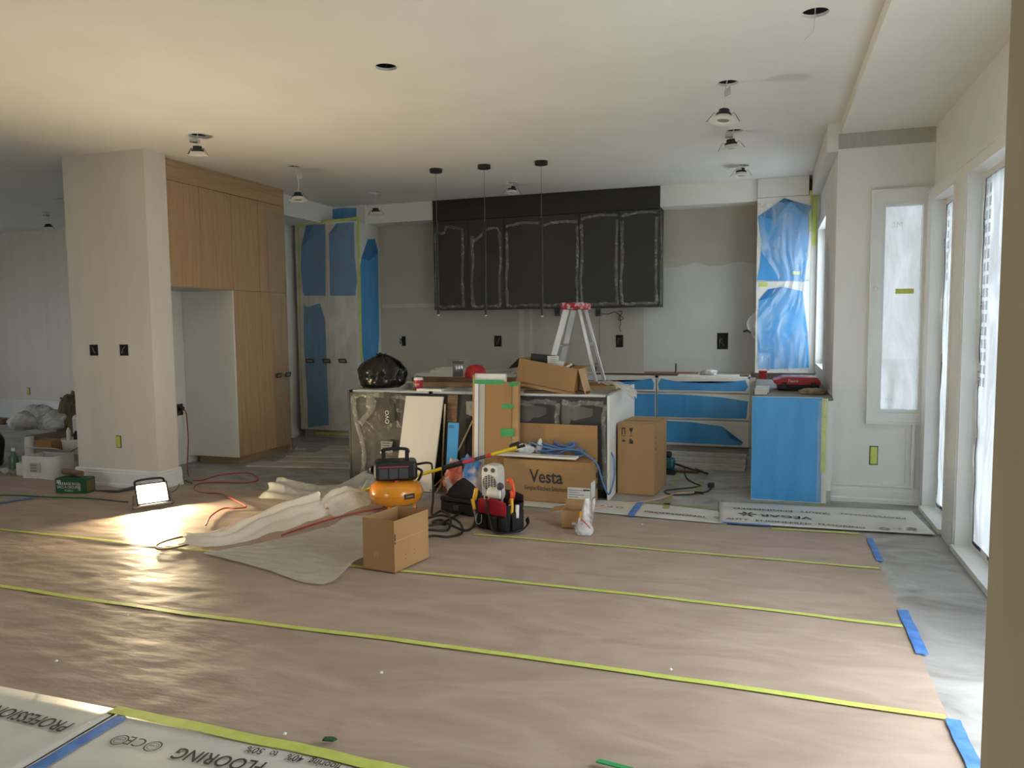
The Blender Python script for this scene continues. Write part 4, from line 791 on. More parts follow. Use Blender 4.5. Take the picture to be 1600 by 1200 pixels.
# plastic shopping bag with blue and red print, behind it
pb = fl(712, 780)
K['bagprint'] = mat('printed_plastic_bag', rgb(74, 128, 196), .3, c2=rgb(206, 196, 196), scale=5, detail=3, bump=.01, bscale=8, lo=.44, hi=.54)
K['bagprint2'] = mat('red_print_plastic', rgb(186, 92, 72), .35, c2=rgb(206, 198, 196), scale=6, detail=3, bump=.01, bscale=9, lo=.45, hi=.56)
r = root('plastic_bag', 'blue, white and red printed plastic bag slumped by the leaning boards', 'bag', (pb.x, pb.y+.25, FL))
obj('film_body', blob((pb.x+.06, pb.y+.20, FL), (.14, .07, .19), 4, .35, 3.0, 28, 18), K['bagprint'], r, smooth=True); obj('film_side', blob((pb.x-.07, pb.y+.18, FL), (.10, .08, .17), 7, .4, 3.4, 24, 16), K['bagprint2'], r, smooth=True)
obj('film_top', blob((pb.x-.03, pb.y+.21, FL+.20), (.12, .05, .035), 9, .5, 5, 20, 10), K['bagprint2'], r, smooth=True)
# tote
tt = fl(771, 831); tt = Vector((tt.x+.005, tt.y+.13, FL)); mt = Matrix.Translation(tt) @ Matrix.Rotation(-.33, 4, 'Z')
r = root('tool_tote', 'red and black open fabric tool tote with outer pockets', 'tool bag', tt)
def tote(u, v, s=1.0):
    a = u*math.tau; c, s_ = math.cos(a), math.sin(a); e = .45; x = math.copysign(abs(c)**e, c)*(.140+.022*v)*s; y = math.copysign(abs(s_)**e, s_)*(.092+.012*v)*s
    return mt @ Vector((x*(1+.03*fbm(u*9, v*3)), y*(1+.05*fbm(u*9, v*3, 4)), .002+.19*v))
b = MB(); b.grid(tote, 44, 10); b.add([tote(i/44, 0) for i in range(44)], [tuple(range(44))]); obj('body', b, K['blackf'], r, smooth=True)
obj('front_panel', MB().grid(lambda u, v: mt @ Vector((-.115+.25*u, -.106-.008*math.sin(math.pi*u)-.004*nz(u*6, v*5), .112+.118*v-.02*(2*u-1)**2*v)), 20, 8), K['redf'], r, smooth=True, solid=.006)
obj('back_panel', MB().grid(lambda u, v: mt @ Vector((-.13+.26*u, .10, .15+.10*v-.02*(2*u-1)**2*v)), 12, 5), K['blackf'], r, smooth=True, solid=.006)
for k, (xa, xb) in enumerate(((-.13, -.03), (-.025, .06), (.065, .145))): obj('pocket', MB().grid(lambda u, v: mt @ Vector((xa+(xb-xa)*u, -.108-.022*math.sin(math.pi*u)*(.4+.6*v), .01+.10*v)), 10, 6), K['blackf'], r, smooth=True, solid=.005)
obj('side_pocket', MB().grid(lambda u, v: mt @ Vector((.160+.02*math.sin(math.pi*u), -.07+.13*u, .01+.13*v)), 10, 6), K['blackf'], r, smooth=True, solid=.005)
b = MB(); b.tube([mt @ Vector(q) for q in spline([(-.02, -.125, .225), (-.005, -.135, .15), (.02, -.14, .08), (.07, -.16, .012), (.15, -.13, .012), (.21, -.05, .014), (.22, .03, .05), (.19, .06, .08)], 8)], .018, 8, flat=.25); obj('strap', b, K['blackf'], r, smooth=True)
b = MB(); b.tube([mt @ Vector(q) for q in spline([(-.035, -.128, .225), (-.03, -.13, .245), (-.005, -.13, .245), (.0, -.128, .225)], 5, True)], .0035, 6, closed=True); obj('clip', b, K['metal'], r, smooth=True)
b = MB(); b.tube([mt @ Vector(q) for q in spline([(-.105, -.128, .11), (-.11, -.14, .06), (-.085, -.145, .04), (-.06, -.14, .06), (-.065, -.128, .11)], 5)], .003, 6); obj('wire_holder', b, K['metal'], r, smooth=True)
def tool(name, label, pts, rr, m, cat='tool', tip=None):
    b = MB(); P = [mt @ Vector(p) for p in pts]; b.tube(spline(P, 5), rr, 8)
    if tip is None: return obj(name, b, K[m], label=label, cat=cat, smooth=True)
    q = root(name, label, cat, P[0]); obj('handle', b, K[m], q, smooth=True); b = MB(); b.tube([mt @ Vector(p) for p in tip[0]], tip[1], 8); obj('shaft', b, K[tip[2]], q, smooth=True); return q
tool('screwdriver', 'yellow-handled tool in the left outer pocket of the tote', [(-.165, -.09, .19), (-.155, -.085, .235), (-.15, -.08, .275)], .016, 'tool_y', tip=([(-.165, -.09, .19), (-.175, -.095, .10)], .005, 'metal'))
tool('chisel', 'second yellow-handled tool beside the left pocket of the tote', [(-.145, -.112, .13), (-.150, -.115, .17), (-.155, -.118, .205)], .014, 'tool_y', tip=([(-.145, -.112, .13), (-.135, -.110, .05)], .006, 'metal'))
tool('pliers', 'orange-handled pliers standing in the back of the tote', [(.085, .02, .19), (.105, .02, .25), (.10, .02, .31), (.075, .02, .345), (.06, .02, .335)], .014, 'tool_o', tip=([(.085, .02, .19), (.08, .02, .10)], .01, 'metal'))
tool('snips', 'orange-handled snips beside the grey tape roll in the tote', [(.10, -.02, .19), (.12, -.02, .24), (.115, -.02, .28)], .012, 'tool_o', tip=([(.10, -.02, .19), (.09, -.02, .10)], .008, 'metal'))
tool('level', 'grey steel rule standing upright in the tote', [(.055, -.05, .12), (.058, -.05, .22), (.06, -.05, .30)], .010, 'metal')
tool('knife', 'yellow utility knife in the right pocket of the tote', [(.150, -.06, .13), (.152, -.06, .20), (.145, -.055, .235)], .012, 'tool_y')
tool('marker', 'white capped tube in the right side pocket of the tote', [(.172, -.03, .10), (.175, -.03, .17), (.176, -.03, .19)], .014, 'white')
b = MB(); b.lathe(mt @ Vector((-.0, -.04, .252)), [(.012, -.06), (.038, -.058), (.042, -.05), (.042, .045), (.038, .052), (.012, .055)], 20, Matrix.Rotation(math.pi/2, 3, 'Y') @ Matrix.Rotation(.2, 3, 'X')); obj('wipe_roll', b, K['cream'], label='cream white roll lying on top of the tote', cat='roll', smooth=True)
b = MB(); b.lathe(mt @ Vector((.05, -.06, .31)), [(.010, -.008), (.026, -.008), (.026, .008), (.010, .008)], 18, Matrix.Rotation(math.pi/2, 3, 'X')); obj('tape_roll', b, K['grey'], label='small grey tape roll standing above the tote', cat='roll', smooth=True)
obj('wipe_tissue', blob(mt @ Vector((.03, -.04, .255)), (.03, .03, .035), 3, .4, 4, 16, 10), K['rag'], label='white tissue beside the cream roll in the tote', cat='tissue', smooth=True)
# ---- fan heater
hp = fl(770, 784); hp = Vector((hp.x-.03, hp.y+.10, FL)); mh = Matrix.Translation(hp) @ Matrix.Rotation(-.22, 4, 'Z')
r = root('fan_heater', 'white upright fan heater with two dials behind the tool tote', 'heater', hp)
prof = [(-.080, 0), (.080, 0), (.080, .225), (.074, .26), (.055, .283), (.03, .293), (-.03, .293), (-.055, .283), (-.074, .26), (-.080, .225)]
b = MB(); b.prism(prof, mh @ Vector((0, -.06, 0)), mh.to_3x3() @ Vector((1, 0, 0)), (0, 0, 1), mh.to_3x3() @ Vector((0, 1, 0)), .12); hb = obj('body', b, K['white'], r, bevel=.012, seg=3)
for x in (-.035, .035): obj('dial', MB().lathe(mh @ Vector((x, -.0665, .250)), [(0, 0), (.017, 0), (.019, .006), (0, .006)], 18, Matrix.Rotation(-.22, 3, 'Z') @ Matrix.Rotation(-math.pi/2, 3, 'X')), K['grey'], r)
gb = MB(); gb.lathe(mh @ Vector((0, -.0622, .145)), [(0, 0), (.066, 0), (.066, .001), (0, .001)], 24, Matrix.Rotation(-.22, 3, 'Z') @ Matrix.Rotation(-math.pi/2, 3, 'X')); gr = obj('grille_recess', gb, K['dark'], r)
for k in range(9):
    z = .089+k*.014; wv = math.sqrt(max(.0004, .066**2-(z-.145)**2)); obj('grille_bar', MB().box(-wv, -.066, z-.002, wv, -.0635, z+.002, mh), K['white'], gr)
for k in range(4):
    x = -.04+k*.027; wv = math.sqrt(.066**2-x*x); obj('grille_bar', MB().box(x-.002, -.068, .145-wv, x+.002, -.066, .145+wv, mh), K['white'], gr)
b = MB(); b.tube(spline([mh @ Vector((-.085, .02, .20)), mh @ Vector((-.13, .02, .19)), mh @ Vector((-.165, .03, .12)), mh @ Vector((-.17, .03, .02)), mh @ Vector((-.165, .08, .006))], 6), .004, 6); obj('power_cord', b, K['white'], r, smooth=True)
# ---- yellow telescopic pole
a = Vector(fl(556, 770, .05)); c = Vector((*at(812, 698, Y=5.72).xy, at(812, 698, Y=5.72).z)); D = c-a
r = root('extension_pole', 'yellow telescopic pole with black grip slanting from the floor onto the printed carton', 'pole', a)
seg_ = lambda f0, f1: [a+D*f0, a+D*f1]
for nm_, f0, f1, rr, m_ in (('lower_tube', 0, .54, .0135, 'yel'), ('grip', .54, .665, .021, 'black'), ('collar', .665, .735, .017, 'redw'), ('sleeve', .735, .80, .014, 'grey'), ('collar', .80, .835, .016, 'redw'), ('upper_tube', .835, .985, .015, 'yel'), ('tip', .985, 1.03, .012, 'black')):
    obj(nm_, MB().tube(seg_(f0, f1), rr, 12), K[m_], r, smooth=False)
# ---- printed cabinet carton (open, flaps up) with cable and rags on it
A, Br, Bk = fl(923, 792, .0), fl(784, 784, .0), fl(945, 773, .0)
A = Vector((A.x, A.y, .010)); U = Vector((-1, .035, 0)).normalized(); V = Vector((.035, 1, 0)).normalized()
wv = (Br-A).xy.length; dv = .22; hv = zat(923, 724, A)-.010
vb = carton('printed_carton', 'wide brown kitchen-cabinet carton printed Vesta, flaps open, before the island', A, U, wv, V, dv, hv, flaps=((0, .19, -88), (1, .27, -2), (3, .16, -78)))
nf = -V; o = A+U*(wv*.504)+nf*.001
text('Vesta', .150, o+Vector((0, 0, hv*.47)), -U, (0, 0, 1), K['ink'], vb, fit=wv*.385, bold=.02); text('Simple Kitchen Solutions', .052, o+Vector((0, 0, hv*.28)), -U, (0, 0, 1), K['ink'], vb, fit=wv*.50, bold=.006)
lb = obj('shipping_label', panel(MB(), A+U*.19+nf*.0022+Vector((0, 0, .012)), -U, (0, 0, 1), nf, .188, .125, .0008), K['paper'], vb); obj('shipping_label', panel(MB(), A+V*.002-U*.002+Vector((0, 0, .05)), V, (0, 0, 1), -U, .13, .13, .0008), K['paper'], vb)
for k in range(6): obj('label_line', panel(MB(), A+U*.18+nf*.0032+Vector((0, 0, .022+k*.018)), -U, (0, 0, 1), nf, (.10, .15, .08, .13, .09, .14)[k], .006, .0004), K['inkg'], lb)
for k in range(2): obj('label_bar', panel(MB(), A+U*.06+nf*.0032+Vector((0, 0, .020+k*.095)), -U, (0, 0, 1), nf, .055, .012, .0004), K['ink'], lb)
for k in range(3): obj('printed_mark', panel(MB(), A+V*(.16+.0*k)-U*.0015+Vector((0, 0, .10+k*.09)), V, (0, 0, 1), -U, .05, .04, .0005), K['ink'], vb)
tz = .010+hv+.008
b = MB(); panel(b, A+U*.12+V*-.015+Vector((0, 0, hv+.022)), U, V, (0, 0, 1), wv-.06, .10, .018); obj('white_board', b, K['white'], label='white narrow board lying across the front edge of the printed carton', cat='board', bevel=.003)
cx = A+U*(wv*.42)+V*.20; pts = []
for k in range(9):
    rr = .10+.03*math.sin(k*2.1); ox_, oy_ = .06*math.sin(k*1.7)-.02, .05*math.cos(k*2.3)
    for j in range(8):
        an = j*math.tau/8+k*.4; pts.append(cx+Vector((ox_+rr*1.5*math.cos(an), oy_+rr*.75*math.sin(an), hv+.03+.011*k+.02*math.sin(an*2+k))))
pts += [cx+Vector((.16, -.03, hv+.10)), A+U*.10+V*.10+Vector((0, 0, hv+.07)), A-U*.015+V*.12+Vector((0, 0, hv-.02)), A-U*.06+V*.16+Vector((0, 0, hv*.45)), A-U*.085+V*.22+Vector((0, 0, hv*.16)), A-U*.10+V*.27+Vector((0, 0, hv*.22)), A-U*.12+V*.30+Vector((0, 0, hv*.65)), A-U*.07+V*.33+Vector((0, 0, hv+.05)), cx+Vector((.12, .08, hv+.08))]
b = MB(); b.tube(spline(pts, 6), .0075, 7); obj('cable_coil', b, K['cableb'], label='tangled blue cable heaped on the printed carton, one loop hanging down', cat='cable', smooth=True)
c0 = A+U*(wv*.80)+V*.12+Vector((0, 0, hv+.03)); obj('crumpled_rag', blob(c0, (.075, .06, .05), 5, .5, 3, 24, 14), K['rag'], label='crumpled white plastic rag on the left end of the printed carton', cat='rag', smooth=True)
b = MB(); b.lathe(c0+Vector((.10, .03, .005)), [(.022, 0), (.028, .03), (.026, .07), (.014, .11), (.0, .125)], 14, Matrix.Rotation(.2, 3, 'Y')); obj('foam_cone', b, K['white'], label='white rounded cone standing beside the rag on the printed carton', cat='nozzle', smooth=True)
obj('paint_tool', panel(MB(), c0+Vector((-.13, -.02, .035)), Vector((.9, .1, .35)).normalized(), Vector((-.35, 0, .9)).normalized(), (0, 1, 0), .09, .035, .03), K['black'], label='small black tool head at the pole tip on the printed carton', cat='tool', bevel=.006)
# ---- tall closed carton
A = Vector((*fl(1022, 776, 0).xy, .003)); Lf, Rt = fl(965, 771.5, 0), fl(1041, 756.5, 0)
ht = zat(1022, 664.5, A)-.003
tc = carton('tall_carton', 'tall closed brown carton with handling symbols beside the island end', A, (Lf-A), (Lf-A).xy.length, (Rt-A), (Rt-A).xy.length, ht, closed=True)
U, V = Vector((*(Lf-A).xy, 0)).normalized(), Vector((*(Rt-A).xy, 0)).normalized(); w_, nf = (Lf-A).xy.length, -V
for i in range(2):
    for j in range(2):
        o = A+U*(w_-.035-.065*i)+nf*.0012+Vector((0, 0, ht-.09-.075*j)); b = MB()
        if (i, j) == (0, 0): b.prism([(0, 0), (.008, 0), (.008, .05), (.024, .05), (.024, 0), (.032, 0), (.032, .06), (0, .06)], o, -U, (0, 0, 1), nf, .0006); panel(b, o-Vector((0, 0, .012)), -U, (0, 0, 1), nf, .032, .005, .0006)
        elif (i, j) == (1, 0): b.prism([(.013, 0), (.019, 0), (.019, .022), (.032, .045), (.032, .06), (0, .06), (0, .045), (.013, .022)], o, -U, (0, 0, 1), nf, .0006); panel(b, o-Vector((0, 0, .01)), -U, (0, 0, 1), nf, .03, .005, .0006)
        elif (i, j) == (0, 1): b.prism([(0, 0), (.036, 0), (.030, .014), (.018, .02), (.006, .014)], o+Vector((0, 0, .015)), -U, (0, 0, 1), nf, .0006)
        else: b.prism([(0, 0), (.034, 0), (.034, .03), (.02, .03), (.02, .042), (0, .042)], o, -U, (0, 0, 1), nf, .0006)
        obj('handling_symbol', b, K['ink'], tc)
obj('packing_tape', panel(MB(), A+V*((Rt-A).xy.length/2-.025)+Vector((0, 0, ht+.0065)), U, V, (0, 0, 1), w_, .05, .0006), K['card2'], tc)
for k in range(3): obj('printed_mark', panel(MB(), A+V*.05-U*.0012+Vector((0, 0, ht-.12-.05*k)), V, (0, 0, 1), -U, .02, .025, .0006), K['ink'], tc)
# ---- small open carton and a clear bag of hardware
A = Vector((*fl(877.5, 825).xy, FL)); sc = carton('small_carton', 'small open brown carton with a side flap, before the printed carton', A, (1, .05, 0), .155, (-.05, 1, 0), .15, .125, flaps=((2, .085, 100), (1, .05, 6)))
obj('side_label', panel(MB(), A+Vector((.075, -.0012, .03)), (1, 0, 0), (0, 0, 1), (0, -1, 0), .03, .016, .0006), K['paper'], sc)
bgp = fl(910, 838); r = root('hardware_bag', 'clear plastic bag of hardware slumped against the small carton', 'bag', bgp)
obj('film_bag', blob((bgp.x, bgp.y+.05, FL), (.062, .05, .055), 6, .3, 3, 26, 16), K['baggy'], r, smooth=True)
b = MB(); b.grid(lambda u, v: (bgp.x-.055+.11*u*(1-.3*v)+.05*v, bgp.y+.05+.012*math.sin(u*9+v*4)+.04*v, FL+.05+.19*v+.015*nz(u*5, v*5)), 14, 16); obj('film_neck', b, K['baggy'], r, smooth=True)
obj('yellow_cap', MB().lathe((bgp.x-.03, bgp.y+.08, FL+.115), [(0, 0), (.013, 0), (.015, .03), (0, .04)], 12), K['tool_y'], r)
b = MB(); b.tube([(bgp.x-.01, bgp.y+.0, FL+.12), (bgp.x+.03, bgp.y-.01, FL+.09), (bgp.x+.055, bgp.y, FL+.06)], .004, 6); obj('red_tie', b, K['redw'], r)
# ---- boards leaning on the island
def lean(name, label, bl, br, tl_z, top_y, t, m, cat='board', grp=None, parent=None, skew=0):
    """board whose foot runs from bl to br (x, y) on the floor and whose top rests at top_y"""
    bl, br = Vector((*bl, .006)), Vector((*br, .006)); u = (br-bl); w = u.length; u.normalize(); v = Vector((skew, top_y-bl.y, tl_z-.006)); h = v.length; v.normalize(); n = v.cross(u)
    if n.y < 0: n = -n
    return obj(name, panel(MB(), bl, u, v, n, w, h, t), K[m], parent, label=label, cat=cat, group=grp, bevel=.0015), (bl, u, v, n, w, h)
a, c = fl(616, 766, 0), fl(680, 769, 0)
top = at(635, 618.5, Y=6.02)
lean('door_panel', 'large cream white door panel leaning against the island front', (a.x, a.y), (a.x+.36, a.y+.0), top.z, 6.02, .02, 'cream', 'panel', skew=.075)
p = fl(689, 764, 0); q = at(709, 617, Y=6.035); lean('brown_board', 'narrow brown board leaning just right of the cream door panel', (p.x+.02, p.y+.02), (p.x+.115, p.y+.02), q.z, 6.035, .012, 'wood2', skew=.075)
lean('edge_strip', 'thin pale strip leaning between the cream panel and the brown board', (p.x-.005, p.y+.0), (p.x+.009, p.y+.0), q.z-.08, 6.01, .012, 'ply', 'strip', skew=.075)
p = fl(702, 770, 0); q = at(706, 660, Y=5.99); o_, fr = lean('blue_strip', 'blue film covered strip leaning in front of the brown board', (p.x-.05, p.y+.02), (p.x+.05, p.y+.02), q.z, 5.97, .012, 'blue', 'strip', skew=.04)
bl, u, v, n, w, h = fr
for k in range(2): obj('printed_line', panel(MB(), bl-n*.0008+v*(h-.03-.014*k)+u*.01, u, v, n, .05-.0*k, .005, .0006), K['ink'], o_)
a, c = fl(686, 768, .0), at(740, 655, Y=6.03); b = MB(); b.tube([Vector((a.x, a.y, .02)), c], .0075, 6); obj('thin_stick', b, K['ply'], label='thin wooden stick leaning diagonally against the island', cat='stick')
for k, (x0, y0, x1, y1) in enumerate(((672, 768, 690, 745), (682, 770, 688, 748), (694, 768, 686, 746))):
    a = fl(x0, y0, .01); c = Vector((a.x+.10*(1 if x1 > x0 else -1)*abs(x1-x0)/18, a.y+.08, .13)); b = MB(); b.tube([a+Vector((0, 0, .006)), c], .008, 4); obj('wood_offcut', b, K['wood'], label='wood splinter offcut propped at the foot of the cream panel, '+['left', 'middle', 'right'][k]+' of three', cat='offcut', group='wood splinters by the cream panel')
# tall wrapped door standing on end
wx0, wx1 = at(738, 700, Y=5.92).x, at(809, 700, Y=5.92).x; wz = at(760, 584, Y=5.95).z
r = root('wrapped_door', 'tall white door wrapped in cardboard with bright green tape patches', 'door panel', ((wx0+wx1)/2, 5.93, 0))
tl_ = .06; sh_ = lambda z: 5.90+tl_*z/wz
def wb(x0, x1, z0, z1, off, t): b = MB(); o = Vector((x0, sh_(z0)+off, z0)); v = Vector((0, tl_, wz)).normalized(); return panel(b, o, (1, 0, 0), v, Vector((0, wz, -tl_)).normalized(), x1-x0, (z1-z0)*1.001, t)
obj('door_core', wb(wx0+.012, wx1-.12, .008, wz, .012, .04), K['white'], r, bevel=.002)
obj('side_board', wb(wx0, wx0+.012, .008, wz-.01, -.004, .06), K['card2'], r)
obj('white_moulding', wb(wx0+.014, wx0+.05, .008, wz-.07, -.004, .015), K['white'], r, bevel=.004); obj('white_moulding', wb(wx0+.055, wx0+.11, .008, wz-.075, .002, .010), K['melg'], r, bevel=.003)
obj('cardboard_wrap', wb(wx0+.115, wx1-.06, .008, wz-.065, -.004, .012), K['card'], r, bevel=.002); obj('cardboard_wrap', wb(wx1-.06, wx1, .008, wz-.06, .004, .05), K['card2'], r, bevel=.002)
for x0, x1, z0, z1 in ((wx0+.012, wx1-.13, wz-.085, wz-.052), (wx1-.085, wx1-.005, wz-.10, wz-.07), (wx1-.14, wx1-.04, wz-.285, wz-.252), (wx1-.15, wx1-.035, wz-.52, wz-.455), (wx0+.01, wx0+.11, .02, .16)): obj('tape_piece', wb(x0, x1, z0, z1, -.0085, .003), K['tapedg'], r)
# crumpled film between
obj('film_roll', MB().grid(lambda u, v: (wx0-.10+.10*u, 6.045-.02*abs(nz(u*4, v*4, 3)), .68+.11*v-.04*u*(1-v)), 8, 6), K['milky'], label='small wad of milky film stuck between the island and the wrapped door', cat='plastic film', smooth=True)
# ================================================================ on the island
IT = iz+.0005
def long_board(name, label, x0, x1, y, z, w, t, m, rot=0, cat='board', grp='loose planks on the island'):
    b = MB(); mm = Matrix.Translation(((x0+x1)/2, y, z)) @ Matrix.Rotation(rot, 4, 'Z'); b.box(-(x1-x0)/2, -w/2, 0, (x1-x0)/2, w/2, t, mm); return obj(name, b, K[m], label=label, cat=cat, group=grp, bevel=.0015)
long_board('plank', 'lowest long brown plank on the island, behind the red cup', -3.2, -2.0, 6.62, IT, .14, .045, 'wood', -.01); long_board('plank', 'upper long brown plank on the island, behind the red cup', -3.25, -2.05, 6.64, IT+.046, .12, .04, 'wood2', -.015)
long_board('plank', 'pale plank stacked under the tilted carton at the island right', -1.95, -1.27, 6.66, IT, .15, .03, 'ply', .0); long_board('plank', 'brown plank on top of the stack at the island right end', -2.0, -1.30, 6.70, IT+.031, .14, .03, 'wood', .02); long_board('plank', 'dark plank lying along the island front edge under the tilted carton', -1.98, -1.42, 6.20, IT, .10, .02, 'wood2', .01)
long_board('white_board', 'white slat on the island beside the red cup', -2.96, -2.72, 6.12, IT, .06, .022, 'white', .0, 'slat', None)
b = MB(); b.grid(lambda u, v: (-3.2+1.0*u, 6.80+.25*v, IT+.09+.07*math.sin(u*4+1)*v+.03*fbm(u*3, v*3)), 24, 8); obj('sheet_white', b, K['paper'], label='bent white foam sheet lying on the island behind the planks', cat='foam sheet', smooth=True)
# garbage bag
gb = Vector((-3.44, 6.35, IT)); r = root('garbage_bag', 'full black garbage bag, tied, on the left end of the island', 'bag', gb)
def bagf(u, v):
    a = u*math.tau; prof = [(0, .0), (.02, .72), (.12, .93), (.32, 1.0), (.58, .94), (.78, .76), (.91, .48), (1, .16)]
    for (v0, r0), (v1, r1) in zip(prof, prof[1:]):
        if v <= v1: rr = r0+(r1-r0)*(v-v0)/(v1-v0); break
    pl = 1+.05*math.sin(a*9+3*nz(a, v*2))*(.2+v)+.13*fbm(math.cos(a)*1.6, math.sin(a)*1.6, v*2.4+1)
    return gb+Vector((.235*rr*pl*math.cos(a), .20*rr*pl*math.sin(a), .30*min(1, v*1.02)*(1+.10*nz(math.cos(a)*2, math.sin(a)*2, 3))))
b = MB(); b.grid(bagf, 72, 36); obj('film_body', b, K['bag'], r, smooth=True)
b = MB(); b.grid(lambda u, v: gb+Vector(((.02+.028*v)*math.cos(u*math.tau)*(1+.6*nz(u*9, v*3)), (.02+.02*v)*math.sin(u*math.tau), .285+.035*v*(1+.9*nz(u*7, v)))), 28, 5); obj('film_tie', b, K['bag'], r, smooth=True)
# paper cup
cp_ = at(654, 610, Z=IT); cp_ = Vector((cp_.x, max(cp_.y, iy0+.06), IT)); r = root('paper_cup', 'red takeaway coffee cup with white lid on the island', 'cup', cp_)
obj('cup', MB().lathe(cp_, [(0, .0), (.030, .0), (.041, .095), (0, .096)], 28), K['red'], r, smooth=False); obj('lid', MB().lathe(cp_, [(.043, .094), (.044, .102), (.041, .104), (.039, .116), (.036, .118), (0, .116)], 28), K['white'], r)
text('Tims', .034, cp_+Vector((-.006, -.0385, .045)), (1, 0, .22), (-.22, 0, 1), K['paper'], r, shear=.35, lift=.001)
# metal duct collar
dp = Vector((at(716, 590, Y=6.78).x, 6.78, IT+.087)); r = root('duct_collar', 'galvanised metal duct collar with flange standing on the planks', 'duct', dp)
obj('sleeve', MB().lathe(dp, [(.052, 0), (.054, 0), (.054, .155), (.052, .155)], 28), K['metal'], r, smooth=True); obj('flange', MB().lathe(dp, [(.052, .155), (.115, .156), (.115, .159), (.052, .159)], 28), K['metal'], r)
b = MB(); b.lathe((at(743, 590, Y=6.72).x, 6.72, IT+.05), [(.10, 0), (.108, .02), (.106, .07), (.09, .115), (.06, .145), (.0, .158)], 28); obj('red_dome', b, K['redtr'], label='round translucent red plastic dome behind the wrapped door', cat='cover', smooth=True)
# tilted carton with odds and ends
a = at(808, 608, Y=6.16); O = Vector((a.x-.0, 6.12, IT+.10)); um = Vector((.985, 0, -.17)).normalized()
r = root('tilted_carton', 'tilted open brown carton full of odds and ends on the island', 'carton', O)
vm = Vector((.05, 1, 0)).normalized(); zm = um.cross(vm).normalized(); zm = zm if zm.z > 0 else -zm
W_, D_, H_ = .52, .30, .20
for o, a1, a2, n, ww, hh in ((O, um, zm, vm, W_, H_), (O+vm*(D_-.005), um, zm, vm, W_, H_), (O, vm, zm, um, D_, H_), (O+um*(W_-.005), vm, zm, um, D_, H_), (O, um, vm, zm, W_, D_)): obj('side', panel(MB(), o, a1, a2, n, ww, hh, .005), K['card'], r)
obj('flap', panel(MB(), O+um*W_+zm*H_, vm, (um*.42-zm*.90).normalized(), um, D_*.62, .22, .004), K['card2'], r); obj('flap', panel(MB(), O+zm*H_, vm, (-um*.6-zm*.8).normalized(), -um, D_, .13, .004), K['black'], r)
obj('lower_flap', panel(MB(), O-zm*.03+vm*.02, um, zm, vm, W_, .03, .004), K['card2'], r)
def inside(name, label, p, size, m, rx, rz, cat):
    mm = Matrix.Translation(O+um*p[0]+vm*p[1]+zm*p[2]) @ Matrix.Rotation(rz, 4, 'Z') @ Matrix.Rotation(rx, 4, 'Y'); sx, sy, sz = size; return obj(name, MB().box(-sx/2, -sy/2, 0, sx/2, sy/2, sz, mm), K[m], label=label, cat=cat, bevel=.003)
inside('black_case', 'flat black case sticking out of the tilted carton', (.15, .20, .15), (.22, .03, .10), 'black', .08, .0, 'case'); pb_ = inside('white_packet', 'white printed packet standing in the tilted carton', (.27, .13, .14), (.10, .01, .12), 'paper', 0, 0, 'packet')
for k in range(4): obj('printed_line', MB().box(*(O+um*.235+vm*.122+zm*(.19+.017*k)), *(O+um*.235+vm*.1225+zm*(.19+.017*k)+Vector((.05, 0, .004)))), K['inkg'], pb_)
inside('black_white_box', 'black and white striped box tipped over the rim of the tilted carton', (.38, .12, .15), (.15, .06, .035), 'white', -.5, .2, 'box'); inside('black_bar', 'thin black bar beside the striped box in the tilted carton', (.40, .085, .165), (.16, .008, .012), 'black', -.5, .2, 'bar'); inside('white_bottle', 'small white bottle top among the odds and ends in the carton', (.31, .18, .14), (.05, .05, .08), 'white', .2, 0, 'bottle')
# frayed white plastic over the island corner
def fray(u, v): return (ix1-.14+.30*u+.03*nz(v*5, u), 6.32+.30*v+.05*nz(u*4, v*4), IT+.075-.24*max(0, u-.45)**1.2*(1+.6*nz(v*9, 2))+.02*fbm(u*5, v*5))
b = MB(); b.grid(fray, 24, 20); obj('sheet_frayed', b, K['milky'], label='frayed white plastic hanging off the right island corner', cat='plastic sheet', smooth=True)
# ---- stepladder between island and back counter
r = root('stepladder', 'aluminium stepladder with red top cap standing behind the island', 'ladder', (-1.95, 7.85, 0))
T = 1.60
def rail(x0, x1, y0, y1, w, t, m, name='rail'):
    a, c = Vector((x0, y0, 0)), Vector((x1, y1, T)); v = (c-a); L = v.length; v.normalize(); u = Vector((1, 0, 0)); u = (u-v*u.dot(v)).normalized(); n = u.cross(v)
    return obj(name, panel(MB(), a-u*w/2-n*t/2, u, v, n, w, L, t), K[m], r, bevel=.004)
fx0, fx1, bx0, bx1 = -2.42, -2.00, -1.47, -1.87
for s in (-1, 1):
    rail(fx0, fx1, 7.86+s*.30, 7.86+s*.16, .07, .025, 'alu'); rail(bx0, bx1, 7.86+s*.27, 7.86+s*.14, .035, .025, 'alu', 'rear_rail')
for k in range(1, 5):
    f = k/5.2; x = fx0+(fx1-fx0)*f; hw = .30-.14*f; obj('step', MB().box(x-.05, 7.86-hw, T*f-.02, x+.05, 7.86+hw, T*f), K['alu'], r, bevel=.003)
for f in (.45, .78): x = bx0+(bx1-bx0)*f; hw = .27-.13*f; obj('cross_brace', MB().box(x-.012, 7.86-hw, T*f-.03, x+.012, 7.86+hw, T*f), K['alu'], r)
for s in (-1, 1): f = .62; b = MB(); b.tube([(fx0+(fx1-fx0)*f, 7.86+s*(.30-.14*f), T*f), (bx0+(bx1-bx0)*f, 7.86+s*(.27-.13*f), T*f)], .006, 6); obj('spreader', b, K['alu'], r)
obj('top_cap', MB().box(-2.055, 7.66, T-.005, -1.825, 8.06, T+.065), K['redcap'], r, bevel=.008, seg=2)
